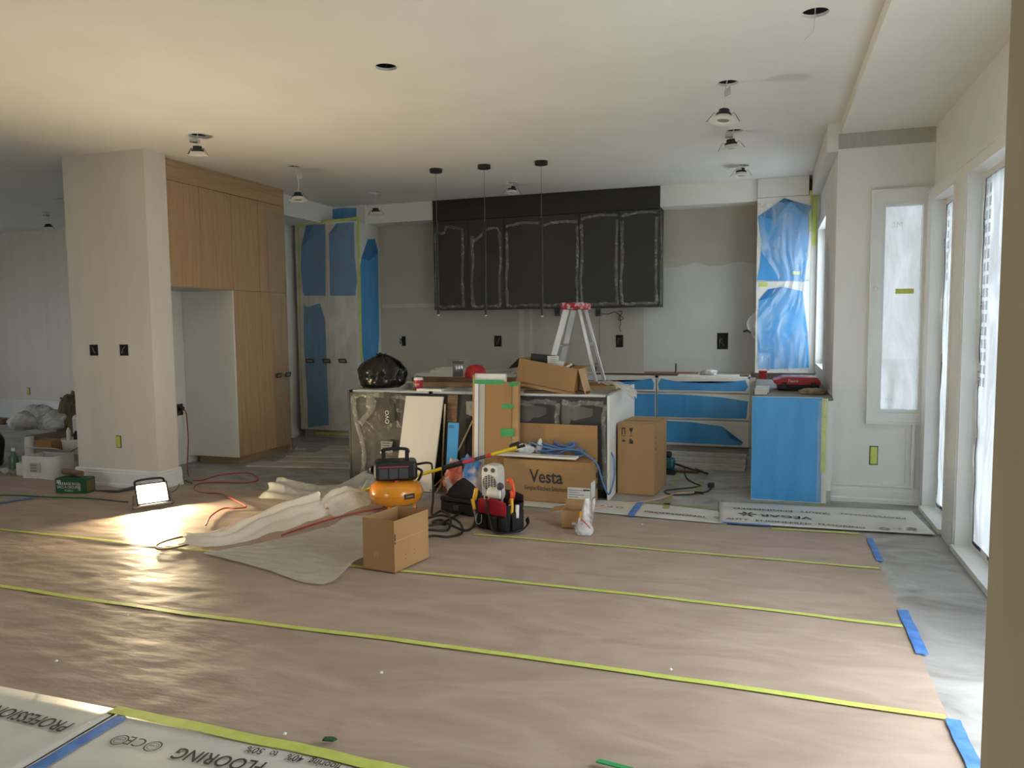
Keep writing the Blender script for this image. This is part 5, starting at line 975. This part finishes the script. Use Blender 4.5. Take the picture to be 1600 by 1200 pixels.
for k, f in enumerate((.52, .58, .64)):
    x = fx0+(fx1-fx0)*f; obj('warning_label', MB().box(x-.032, 7.86-(.30-.14*f)-.0165, T*f-.016, x+.032, 7.86-(.30-.14*f)-.0150, T*f+.016), K['red' if k % 2 == 0 else 'ink'], r)
# ---- on the back counter
BT = .8585
for k, (x0, x1, y, z, w, t, m, lab) in enumerate([(-1.9, -.95, 8.62, BT, .10, .018, 'wood2', 'brown strip lying on the back counter right of the ladder'), (-1.35, -.75, 8.75, BT, .06, .03, 'wood', 'short wood block strip on the back counter'), (-.95, -.30, 8.60, BT, .22, .012, 'paper', 'white board lying on the back counter under the rag'), (-4.0, -2.9, 8.6, BT, .2, .02, 'melg', 'grey strip lying on the back counter behind the garbage bag')]):
    long_board('counter_strip', lab, x0, x1, y, z, w, t, m, .02*(k-1), 'board', 'loose boards on the back counter')
obj('white_rag', blob((-.62, 8.58, BT+.013), (.085, .05, .035), 12, .5, 4, 20, 12), K['rag'], label='crumpled white paper towel on the back counter board', cat='rag', smooth=True)
b = MB().box(-1.0, 8.70, BT+.0305, -.985, 8.73, BT+.13).box(-1.0, 8.64, BT+.0305, -.985, 8.73, BT+.042); obj('metal_bracket', b, K['steeldark'], label='small steel angle bracket standing on the back counter', cat='bracket', bevel=.001)
# ---- on the right counter
RT = .8430
ca = at(1247, 611, Z=RT); r = root('red_case', 'red plastic power-tool case with black base on the right counter', 'case', ca)
mc = Matrix.Translation(Vector((ca.x+.0, ca.y+.18, RT))) @ Matrix.Rotation(.03, 4, 'Z'); hw = .178
obj('base', MB().box(-hw+.005, -.15, 0, hw-.005, .15, .052, mc), K['black'], r, bevel=.012, seg=2)
b = MB(); b.prism([(-hw, .05), (hw, .05), (hw, .085), (hw-.03, .118), (-hw+.05, .118), (-hw+.02, .10), (-hw-.03, .09), (-hw-.03, .07)], mc @ Vector((0, -.155, 0)), mc.to_3x3() @ Vector((1, 0, 0)), (0, 0, 1), mc.to_3x3() @ Vector((0, 1, 0)), .31); obj('lid', b, K['red'], r, bevel=.006, seg=2)
b = MB(); b.tube([mc @ Vector(q) for q in spline([(-.09, -.155, .045), (-.08, -.185, .04), (.08, -.185, .04), (.09, -.155, .045)], 5)], .010, 8); obj('handle', b, K['black'], r, smooth=True)
for x in (-.12, .12): obj('latch', MB().box(x-.02, -.162, .035, x+.02, -.152, .075, mc), K['black'], r, bevel=.003)
text('Tauro', .034, mc @ Vector((-.05, -.156, .075)), mc.to_3x3() @ Vector((1, 0, 0)), (0, 0, 1), K['white'], r, shear=.3, squeeze=1.1)
b = MB(); b.grid(lambda u, v: mc @ Vector((-.10+.26*u, -.13+.26*v, .121+.016*abs(fbm(u*5, v*5, 2)))), 20, 14); obj('sheet_clear', b, K['clear'], label='piece of clear plastic lying on the red case', cat='plastic film', smooth=True)
p = at(1191, 603, Z=RT); r = root('red_box', 'small square red box on the right counter beside the tool case', 'box', p); obj('box', MB().box(p.x-.035, p.y+.25, RT+.045, p.x+.04, p.y+.32, RT+.125), K['red'], r, bevel=.003); obj('rim', MB().box(p.x-.038, p.y+.247, RT+.118, p.x+.043, p.y+.323, RT+.128), K['redw'], r, bevel=.002)
p = at(1190, 617, Z=RT); obj('white_carton', MB().box(p.x-.055, p.y+.02, RT, p.x+.045, p.y+.20, RT+.042), K['paper'], label='flat white carton on the near left corner of the right counter', cat='carton', bevel=.002); obj('white_carton', MB().box(p.x-.05, p.y+.22, RT, p.x+.06, p.y+.42, RT+.044), K['white'], label='second white carton behind the first, under the red box', cat='carton', bevel=.002)
p = at(1272, 617, Z=RT); obj('cloth_rag', blob((p.x+.0, p.y+.09, RT), (.10, .05, .03), 21, .5, 4, 22, 12), K['tan'], label='crumpled tan cloth on the counter corner before the red case', cat='rag', smooth=True)
# ---- teal power tool and cord behind the tall carton
p = fl(1047, 742, 0); r = root('power_tool', 'teal power sander half hidden behind the tall carton', 'power tool', (p.x, p.y+.05, 0)); mp_ = Matrix.Translation((p.x-.01, p.y+.05, 0))
obj('body', MB().box(-.10, -.06, .05, .05, .06, .16, mp_), K['teal'], r, bevel=.03, seg=3); obj('base_pad', MB().box(-.12, -.055, .0, .06, .055, .045, mp_), K['black'], r, bevel=.006); obj('handle', MB().box(-.11, -.03, .16, .02, .03, .22, mp_), K['black'], r, bevel=.02, seg=2); obj('cord_boot', MB().tube([mp_ @ Vector((.05, 0, .10)), mp_ @ Vector((.20, -.02, .06)), mp_ @ Vector((.36, -.04, .03))], .010, 8), K['rubber'], r)
q0 = mp_ @ Vector((.36, -.04, .03)); P = [q0]+[Vector((*fl(x, y, 0).xy, .006)) for x, y in ((1086, 732), (1091, 727), (1085, 722), (1074, 724), (1070, 735), (1073, 748), (1085, 756), (1094, 760), (1080, 763), (1050, 766), (1038, 769), (1050, 774), (1075, 774), (1092, 772), (1107, 768), (1111, 762))]
b = MB(); b.tube(spline(P, 8), .006, 7); cdo = root('trailing_cable', 'black power cord with plug curling over the grey floor before the drawers', 'cord', P[-1]); obj('cable', b, K['rubber'], cdo, smooth=True)
e = P[-1]; obj('plug', MB().box(e.x-.03, e.y-.005, 0, e.x+.025, e.y+.07, .035), K['black'], cdo, bevel=.008, seg=2); m_ = P[-3]; obj('connector', MB().box(m_.x-.04, m_.y-.014, .0, m_.x+.04, m_.y+.014, .022), K['black'], cdo, bevel=.005)
floor_cord('orange_cable', 'pale orange cord running over the underlay strip from the tall carton', [(925, 795), (965, 789), (1000, 785), (1030, 780), (1055, 772), (1085, 770)], .004, 'pink', .0125)
# ================================================================ ceiling fixtures
PEND = [(-3.16, 7.035, 1.540, 'left'), (-2.649, 7.037, 1.530, 'middle'), (-2.08, 7.065, 1.516, 'right')]
for x, y, zb, side in PEND:
    r = root('pendant_light', 'slim black rod pendant over the island, %s of three' % side, 'pendant', (x, y, zb), 'rod pendants over the island')
    obj('canopy', MB().lathe((x, y, CE-.036), [(0, 0), (.060, 0), (.062, .004), (.062, .0355), (0, .0355)], 32), K['black'], r)
    obj('wire', MB().tube([(x, y, CE-.036), (x, y, 2.45)], .0022, 6), K['inkg'], r)
    obj('rod', MB().lathe((x, y, zb+.012), [(0, 0), (.0125, 0), (.0125, 2.45-zb-.012), (0, 2.45-zb-.012)], 18), K['black'], r)
    obj('diffuser', MB().lathe((x, y, zb), [(0, 0), (.0115, 0), (.0115, .012), (0, .012)], 18), K['white'], r)
FIX = [(2, -.305, 5.22, 2.745, .16, 'nearest pot light on the right, dangling widest from its hole'), (3, -.314, 6.53, 2.845, .12, 'middle pot light of the right-hand row, tucked near the ceiling'), (4, -.288, 7.98, 2.885, .10, 'farthest pot light of the right-hand row, before the tall hutch'), (5, -4.405, 5.13, 2.83, .15, 'white pot light hanging in front of the pillar top corner'), (6, -4.358, 6.44, 2.665, .10, 'pot light hanging beside the top of the oak cabinet'), (7, -4.361, 7.99, 2.73, .10, 'pot light hanging before the blue pantry cabinet'), (8, -2.709, 8.05, 2.88, .06, 'pot light dangling just above the charcoal wall cabinets'), (9, -9.129, 7.74, 2.76, .06, 'distant pot light hanging in the room left of the pillar')]
for h, x, y, z, tag, lab in FIX:
    hx, hy_ = HOLES[h]; r = root('pot_light', lab, 'pot light', (x, y, z), 'unmounted pot lights')
    tl2 = Matrix.Rotation((.12 if h in (2, 5) else .05)*(1 if h % 2 else -1), 3, 'X') @ Matrix.Rotation(.08*((h % 3)-1), 3, 'Y')
    obj('trim_ring', MB().lathe((x, y, z), [(.038, .010), (.050, .0), (.088, .002), (.089, .006), (.060, .012), (.052, .034), (.0, .036)], 28, tl2), K['white'], r, smooth=False)
    obj('lens', MB().lathe((x, y, z), [(0, .0095), (.038, .0095), (.038, .012), (0, .012)], 24, tl2), K['inkg'], r)
    hs = obj('heat_sink', MB().lathe((x, y, z), [(.050, .036), (.048, .052), (.036, .056), (.034, .078), (.0, .082)], 20, tl2), K['black'], r)
    for s in (-1, 1):
        b = MB(); b.tube([Vector((x, y, z))+tl2 @ Vector(q) for q in ((s*.044, 0, .04), (s*.062, 0, .062), (s*.085, 0, .03), (s*.105, 0, .0))], .004, 6, flat=.4); obj('spring_clip', b, K['steeldark'], r)
    b = MB(); b.tube(spline([(x, y, z+.08), (x+.008, y, (z+CE)/2), (hx*.6+x*.4, hy_, CE-.02), (hx, hy_, CE+.03)], 6), .0038, 6); cb = obj('cable', b, K['paper'], r, smooth=True)
    if tag > .05:
        zz = (z+.08)*.45+CE*.55; o = Vector((x+.006, y-.004, zz)); b = MB()
        if h in (2, 6, 7): b.prism([(0, -.02), (.045, .0), (.040, .055), (0, .02)], o, Vector((.9, .3, 0)), (0, 0, 1), (0, -1, 0), .003)
        else: b.box(o.x-.055, o.y-.03, CE-.052, o.x-.0, o.y+.03, CE-.028)
        obj('connector_plate', b, K['metal'], r)
def wire(name, label, pts, rr=.003, m='paper', cat='wire'):
    b = MB(); b.tube(spline(pts, 6), rr, 6); return obj(name, b, K[m], label=label, cat=cat, smooth=True)
hx, hy_ = HOLES[0]; wire('ceiling_wire', 'loose white wire hanging from the ceiling hole nearest the bay', [(hx, hy_, CE+.05), (hx-.004, hy_-.02, CE-.05), (hx-.012, hy_-.03, CE-.10), (hx-.045, hy_-.04, CE-.14), (hx-.05, hy_-.04, CE-.155)])
hx, hy_ = HOLES[1]; wire('ceiling_wire', 'short wire stub inside the lone hole in the middle of the ceiling', [(hx-.02, hy_, CE+.06), (hx+.005, hy_, CE+.02), (hx+.01, hy_-.03, CE-.012)], .004, 'steeldark')
# ================================================================ electrical boxes
def ebox(label, x, y, z, w, h, two=True, cover=0):
    r = root('outlet_box', label, 'outlet box', (x, y, z-h/2), 'open outlet boxes')
    b = MB(); t = .004
    b.box(x-w/2, y-.004, z-h/2, x-w/2+t, y+.0, z+h/2).box(x+w/2-t, y-.004, z-h/2, x+w/2, y, z+h/2).box(x-w/2, y-.004, z-h/2, x+w/2, y, z-h/2+t).box(x-w/2, y-.004, z+h/2-t, x+w/2, y, z+h/2)
    obj('box_rim', b, K['steeldark'], r); obj('box_recess', MB().box(x-w/2+t, y-.0018, z-h/2+t, x+w/2-t, y-.0003, z+h/2-t), K['dark'], r)
    for k in range(3):
        b = MB(); a = random.uniform; b.tube(spline([(x+a(-.6, .6)*w/2, y-.006, z-h*.3), (x+a(-.6, .6)*w/2, y-.016, z), (x+a(-.6, .6)*w/2, y-.006, z+h*.3)], 5), .0035, 5); obj('wire_end', b, K[('steeldark', 'black', 'inkg')[k]], r, smooth=True)
    if cover: obj('cover_half', MB().box(x-w/2+(0 if cover < 0 else w/2), y-.006, z-h/2, x+(0 if cover < 0 else w/2), y-.0025, z+h/2), K['melg' if cover < 0 else 'black'], r)
    return r
ebox('open outlet box on the back wall left, above the garbage bag', -4.623, BK, 1.237, .115, .13, cover=-1); ebox('open outlet box on the back wall between the pendants', -3.267, BK, 1.234, .10, .14); ebox('open outlet box on the back wall right of the ladder', -1.708, BK, 1.231, .09, .15); ebox('open steel outlet box on the back wall near the tall hutch', -.508, BK, 1.229, .125, .19)
ebox('left open switch box on the pillar face', -5.811, 5.32, 1.25, .095, .10); ebox('right open switch box on the pillar face', -5.462, 5.32, 1.251, .095, .10)
def cover(label, p, ax, m='yg', w=.045, h=.10):
    r = root('outlet_cover', label, 'outlet cover', p, 'yellow-green masked outlets'); x, y, z = p
    obj('plate', MB().box(x-w/2-.006, y-.004, z-h/2-.006, x+w/2+.006, y-.0004, z+h/2+.006), K['steeldark'], r, bevel=.001); obj('mask', MB().box(x-w/2, y-.009, z-h/2, x+w/2, y-.0045, z+h/2), K[m], r, bevel=.003)
    return r
cover('yellow-green masked outlet low on the pillar face', (-5.575, 5.32, .42), 0); cover('yellow-green masked outlet low on the bay wall', (at(1365, 712, Y=6.575).x, 6.575, .38), 0, 'tapeg', .05, .14)
p = at(45, 611, Y=BK-.0); cover('masked outlet low on the distant wall left of the pillar', (p.x, BK, p.z), 0, 'yg', .05, .10)
p = at(1368, 451, Y=6.56); obj('lock_button', MB().lathe((p.x, 6.56, p.z), [(0, 0), (.018, 0), (.018, .006), (.010, .010), (0, .010)], 20, Matrix.Rotation(math.pi/2, 3, 'X')), K['white'], label='round white button on the narrow bay window casing', cat='button')
# stray wires and conduit on the back wall
for k, pts in enumerate([[(935, 489), (950, 491), (960, 487), (968, 492)], [(968, 492), (974, 498), (966, 500), (972, 488), (966, 486)], [(968, 492), (970, 505), (968, 512), (971, 518)]]):
    wire('wall_wire', ['wire running right from the small box under the charcoal cabinets', 'curled wire knot under the right charcoal cabinet', 'wire dangling toward the outlet box right of the ladder'][k], [Vector(at(x, y, Y=BK-.012)) for x, y in pts], .004, 'steeldark')
for px, lab in ((935, 'small dark junction box under the charcoal cabinets, right of the ladder top'), (871, 'small dark junction box under the charcoal cabinets, left of the ladder top')):
    p = at(px, 489, Y=BK); r = root('junction_box', lab, 'junction box', (p.x, BK, p.z)); obj('box', MB().box(p.x-.032, BK-.02, p.z-.04, p.x+.032, BK-.0005, p.z+.05), K['steeldark'], r, bevel=.002); obj('cover', MB().box(p.x-.022, BK-.024, p.z-.02, p.x+.024, BK-.0205, p.z+.035), K['black'], r)
a, c = at(937, 496, Y=BK-.008), at(937, 566, Y=BK-.008); wire('wall_conduit', 'thin vertical conduit on the back wall right of the ladder', [a, (a+c)/2, c], .004, 'inkg', 'conduit')
p = at(935, 574, Y=BK-.03); b = MB(); b.tube([p+Vector((-.03, 0, -.05)), p+Vector((-.03, 0, .05)), p+Vector((.03, 0, .05)), p+Vector((.03, 0, -.05))], .007, 6); obj('pipe_stub', b, K['steeldark'], label='bent metal pipe stub on the back wall above the counter', cat='pipe')
p = at(1168, 518, Y=9.06); wire('wall_wire', 'short dark cable stub sticking out beside the tall hutch', [Vector((p.x-.04, 9.095, p.z)), Vector((p.x, 9.0, p.z+.01)), Vector((p.x+.04, 8.9, p.z-.01))], .012, 'black')
# fridge-space outlet and cord
fx = -5.877; py_, pz_ = 6.02, .55
q = at(281, 640, X=fx); r = root('plug_outlet', 'outlet with plugs in the empty fridge space', 'outlet', (fx, q.y, q.z)); obj('plate', MB().box(fx, q.y-.04, q.z-.06, fx+.006, q.y+.04, q.z+.06), K['steeldark'], r); obj('plug', MB().box(fx+.006, q.y-.02, q.z-.01, fx+.05, q.y+.02, q.z+.03), K['black'], r, bevel=.005)
P = [Vector((fx+.05, q.y, q.z+.01)), Vector((fx+.09, q.y-.01, q.z-.05)), Vector((fx+.11, q.y-.02, q.z-.3)), Vector((*fl(294, 742, 0).xy, .01))]+[Vector((*fl(x, y, 0).xy, .008 if y < 775 else FL+.012)) for x, y in ((310, 752), (345, 743), (385, 740), (400, 745), (402, 752), (380, 756), (345, 755), (312, 757), (303, 765), (315, 771), (345, 776), (368, 786), (385, 796), (370, 799), (350, 799), (330, 811), (322, 826))]
b = MB(); b.tube(spline(P, 8), .006, 7); obj('extension_cable', b, K['cabler'], label='red extension cord winding from the fridge space toward the white sheet', cat='cord', smooth=True)
floor_cord('brown_cable', 'brown cord loop on the brown paper left of the white roll', [(300, 838), (280, 841), (255, 848), (244, 855), (250, 860), (275, 857), (300, 850)], .006, 'wood2', FL+.006)
floor_cord('red_hose', 'thin red hose between the white roll and the flat sheet', [(440, 838), (480, 824), (520, 812), (555, 803), (590, 797), (612, 793)], .007, 'cabler', FL+.004)
floor_cord('lamp_cable', 'thin grey cord trailing from the work light toward the fridge space', [(262, 772), (275, 766), (282, 755), (290, 752), (300, 756)], .004, 'grey', .006)
floor_cord('green_cable', 'dark green cord along the paper edge left of the work light', [(-40, 776), (20, 775), (80, 778), (140, 780), (200, 786)], .006, 'greenbox', .016)
btape(tuple(at(-30, 790, Z=.016)), tuple(at(60, 776, Z=.016)), .05, 'blue tape on the paper at the far left edge of the photo')
# debris on the paper
r = obj('green_scrap', MB().prism([(-.022, -.01), (.015, -.012), (.026, .002), (.006, .012), (-.02, .008)], at(515, 1156, Z=FL+.008), (1, .2, 0), (-.2, 1, 0), (0, 0, 1), .006), K['greenbox'], label='crumpled green tape scrap on the paper near the camera', cat='scrap')
r = obj('green_scrap', MB().prism([(-.06, -.01), (.05, -.012), (.06, .006), (-.055, .010)], at(960, 1196, Z=FL+.008), (1, -.1, 0), (.1, 1, 0), (0, 0, 1), .005), K['tapedg'], label='bright green tape scrap at the bottom edge of the photo', cat='scrap')
for k, (x, y) in enumerate(((445, 1148), (1003, 820), (1048, 1047), (200, 962), (88, 1034), (596, 1052))):
    p = at(x, y, Z=FL+.004); obj('plaster_crumb', MB().lathe(p, [(0, 0), (.007, .001), (.008, .004), (.004, .008), (0, .009)], 7), K['paper'], label=['white plaster crumb on the paper beside the green scrap', 'white crumb on the paper before the underlay strip', 'crumb on the paper midway to the bay', 'crumb by the longest green seam under the lamp glow', 'crumb on the paper at far left above the underlay', 'crumb on the paper below the longest green seam'][k], cat='crumb', group='crumbs on the paper')
# ================================================================ jobsite clutter left of the pillar
def pos(px, py): return at(px, py, Z=.0)
A = pos(36, 748); c1 = carton('white_box', 'white carton with a label and ajar lid, on the floor left of the pillar', (A.x, A.y, .003), (1, .06, 0), .36, (-.06, 1, 0), .26, .22, m='paper', inside='paper', flaps=((1, .24, -70),)); nf = Vector((0, -1, 0))
lb = obj('box_label', panel(MB(), Vector((A.x+.10, A.y-.0005, .07)), (1, .06, 0), (0, 0, 1), nf, .13, .09, .002), K['melg'], c1)
for k in range(3): obj('label_line', panel(MB(), Vector((A.x+.11, A.y-.0032, .08+k*.026)), (1, .06, 0), (0, 0, 1), nf, .07, .012, .0006), K['inkg'], lb)
p = pos(105, 733); r = root('paint_pail', 'white paint pail with tools in it beside the pillar base', 'pail', (p.x, p.y+.13, 0)); o = Vector((p.x-.02, p.y+.14, .002))
obj('pail', MB().lathe(o, [(0, 0), (.115, 0), (.130, .27), (.136, .275), (.136, .30), (.126, .30), (.122, .27), (.11, .012), (0, .012)], 28), K['white'], r, smooth=False); obj('pail_print', MB().lathe(o, [(.1195, .07), (.1262, .21)], 28), K['melg'], r); b = MB(); b.tube(spline([o+Vector((-.135, 0, .27)), o+Vector((-.10, -.11, .20)), o+Vector((.0, -.15, .16)), o+Vector((.10, -.11, .20)), o+Vector((.135, 0, .27))], 5), .004, 6); obj('bail', b, K['steeldark'], r, smooth=True)
obj('paint_can', MB().lathe(o+Vector((.02, .02, .014)), [(0, 0), (.05, 0), (.05, .33), (.035, .36), (0, .36)], 18), K['black'], label='dark can standing in the white paint pail', cat='can'); obj('white_tube', MB().lathe(o+Vector((-.06, -.03, .014)), [(0, 0), (.022, 0), (.022, .36), (.008, .40), (0, .40)], 14), K['white'], label='white caulking tube standing in the paint pail', cat='tube')
p = pos(98, 722); o = Vector((p.x-.06, p.y+.35, .0)); r = root('plastic_jug', 'white plastic jug with a red-orange label behind the paint pail', 'jug', o); obj('crate_base', MB().box(o.x-.11, o.y-.1, 0, o.x+.13, o.y+.1, .22), K['card2'], r, bevel=.003); obj('jug', MB().box(o.x-.10, o.y-.085, .222, o.x+.11, o.y+.085, .48), K['white'], r, bevel=.04, seg=3); obj('label', MB().box(o.x-.0, o.y-.0865, .27, o.x+.10, o.y-.0855, .42), K['tool_o'], r); obj('neck', MB().lathe((o.x, o.y, .48), [(.05, 0), (.03, .02), (.03, .05), (0, .05)], 14), K['white'], r)
p = pos(109, 708); obj('fabric_sack', blob((p.x-.02, p.y+.14, .0), (.20, .2, .40), 15, .2, 1.6, 40, 24, crease=.25), K['brown'], label='large slumped brown drop cloth heap against the pillar back', cat='cloth', smooth=True)
for k, (px, py, rr, m, lab) in enumerate(((45, 712, (.22, .16, .16), 'baggy', 'clear crumpled plastic bag on the pile left of the pillar'), (70, 715, (.24, .16, .13), 'baggy', 'second clear plastic bag on the pile, nearer the pillar'), (20, 716, (.18, .14, .12), 'rag', 'grey-white rag heap at the left of the pile'))):
    p = pos(px, py); obj('pile_bag', blob((p.x-.22, p.y+.35, .275), rr, 30+k, .22, 1.3, 48, 28, crease=.35), K[m], label=lab, cat='bag' if m == 'baggy' else 'rag', smooth=True)
p = pos(55, 728); obj('tool_bin', MB().box(p.x-.42, p.y+.22, 0, p.x+.40, p.y+.62, .27), K['wood2'], label='low brown bin under the clear bags left of the pillar', cat='bin', bevel=.01)
p = pos(60, 735); b = MB().box(p.x-.10, p.y+.06, 0, p.x+.12, p.y+.21, .30); obj('brown_carton', b, K['card'], label='brown carton just behind the white box left of the pillar', cat='carton', bevel=.003)
p = pos(15, 738); r = root('spray_bottle', 'green translucent bottle at the left of the pile', 'bottle', (p.x, p.y+.05, 0)); obj('bottle', MB().lathe((p.x, p.y+.05, .0), [(0, 0), (.038, 0), (.042, .02), (.042, .14), (.022, .18), (.015, .21), (0, .21)], 20), K['bottle'], r, smooth=True); obj('cap', MB().lathe((p.x, p.y+.05, .21), [(0, 0), (.017, 0), (.017, .03), (0, .03)], 14), K['white'], r)
p = pos(28, 728); obj('white_canister', MB().lathe((p.x, p.y+.15, 0), [(0, 0), (.05, 0), (.05, .24), (.046, .25), (.046, .29), (0, .29)], 20), K['white'], label='white canister behind the green bottle', cat='canister')
p = pos(2, 736); obj('black_bucket', blob((p.x-.42, p.y+.12, 0), (.20, .2, .28), 41, .12, 2, 30, 20), K['bag'], label='black bag cut off by the left edge of the photo', cat='bag', smooth=True)
p = pos(22, 745); obj('grey_carton', MB().box(p.x-.02, p.y+.04, 0, p.x+.14, p.y+.2, .13), K['paper'], label='small pale carton left of the white box', cat='carton', bevel=.003)
p = pos(8, 742); b = MB(); b.grid(lambda u, v: (p.x-.25+.42*u, p.y-.05+.2*v, .02+.06*abs(fbm(u*4, v*4, 6))), 16, 10); obj('sheet_scrap', b, K['milky'], label='crumpled film scrap under the green bottle', cat='plastic film', smooth=True)
p = pos(72, 712); b = MB(); b.tube([Vector((p.x-.2, p.y+.4, .62)), Vector((p.x+.02, p.y+.42, .54))], [.012, .025], 8); obj('brush_handle', b, K['black'], label='black brush handle sticking up from the pile', cat='brush'); obj('drill_body', MB().box(p.x+.0, p.y+.36, .34, p.x+.16, p.y+.46, .60), K['black'], label='dark power drill on the pile beside the jug', cat='drill', bevel=.03, seg=2); obj('yellow_tool', MB().box(p.x+.12, p.y+.32, .33, p.x+.24, p.y+.42, .48), K['tool_y'], label='yellow tool on the pile beside the jug', cat='tool', bevel=.02, seg=2)
# green garbage-bag carton with a cardboard tube on it
A, R2 = fl(87, 772, 0), fl(134, 773, 0); A = Vector((A.x, A.y, .004)); uu = Vector((*(R2-A).xy, 0)).normalized(); wg = (R2-A).xy.length; vv = Vector((-uu.y, uu.x, 0)); hg = zat(87, 748, A)
r = root('bag_carton', 'dark green garbage-bag carton on the floor before the pillar', 'carton', A+uu*wg/2); obj('body', panel(MB(), A, uu, vv, (0, 0, 1), wg, .13, hg), K['greenbox'], r, bevel=.003)
obj('end_picture', panel(MB(), A+uu*(wg+.0004)+vv*.02+Vector((0, 0, .02)), vv, (0, 0, 1), uu, .09, hg-.04, .001), K['brown'], r)
for s, sz, fx_, fz in (('GARBAGE BAGS', .034, .45, .58), ('SACS À ORDURES', .034, .45, .36), ('POUBELLE', .022, .45, .16)): text(s, sz, A+uu*(wg*fx_)-vv*.0008+Vector((0, 0, hg*fz)), uu, (0, 0, 1), K['paper'], r, squeeze=.82)
obj('corner_badge', panel(MB(), A+uu*.015-vv*.0008+Vector((0, 0, hg-.045)), uu, (0, 0, 1), -vv, .04, .03, .0006), K['melg'], r); text('BAGS', .03, A+uu*(wg-.045)-vv*.0008+Vector((0, 0, .03)), (0, 0, 1), -uu, K['paper'], r, align='LEFT', squeeze=.9)
t0 = A+uu*(wg*.78)+vv*.065+Vector((0, 0, hg+.030)); b = MB(); b.tube([t0-uu*.02, t0-uu*.26+vv*.10], .028, 16); obj('cardboard_tube', b, K['wood2'], label='brown cardboard tube lying on the green carton', cat='tube')
b = MB(); b.tube([fl(150, 770, 0)+Vector((0, 0, .02)), fl(185, 771, 0)+Vector((0, 0, .02)), fl(214, 766, 0)+Vector((0, 0, .03))], [.012, .018, .03], 8, flat=.6); obj('caulk_gun', b, K['grey'], label='grey caulking gun lying on the floor before the pillar', cat='tool')
b = MB(); q1, q2 = at(6, 660, Z=.03), at(60, 663, Z=.02); b.tube([q1, q2], .012, 8); r = root('broom', 'broom lying on the floor of the distant room', 'broom', q1); obj('handle', b, K['ply'], r); obj('head', MB().box(q1.x-.22, q1.y-.05, .001, q1.x+.05, q1.y+.05, .09), K['wood2'], r, bevel=.02)
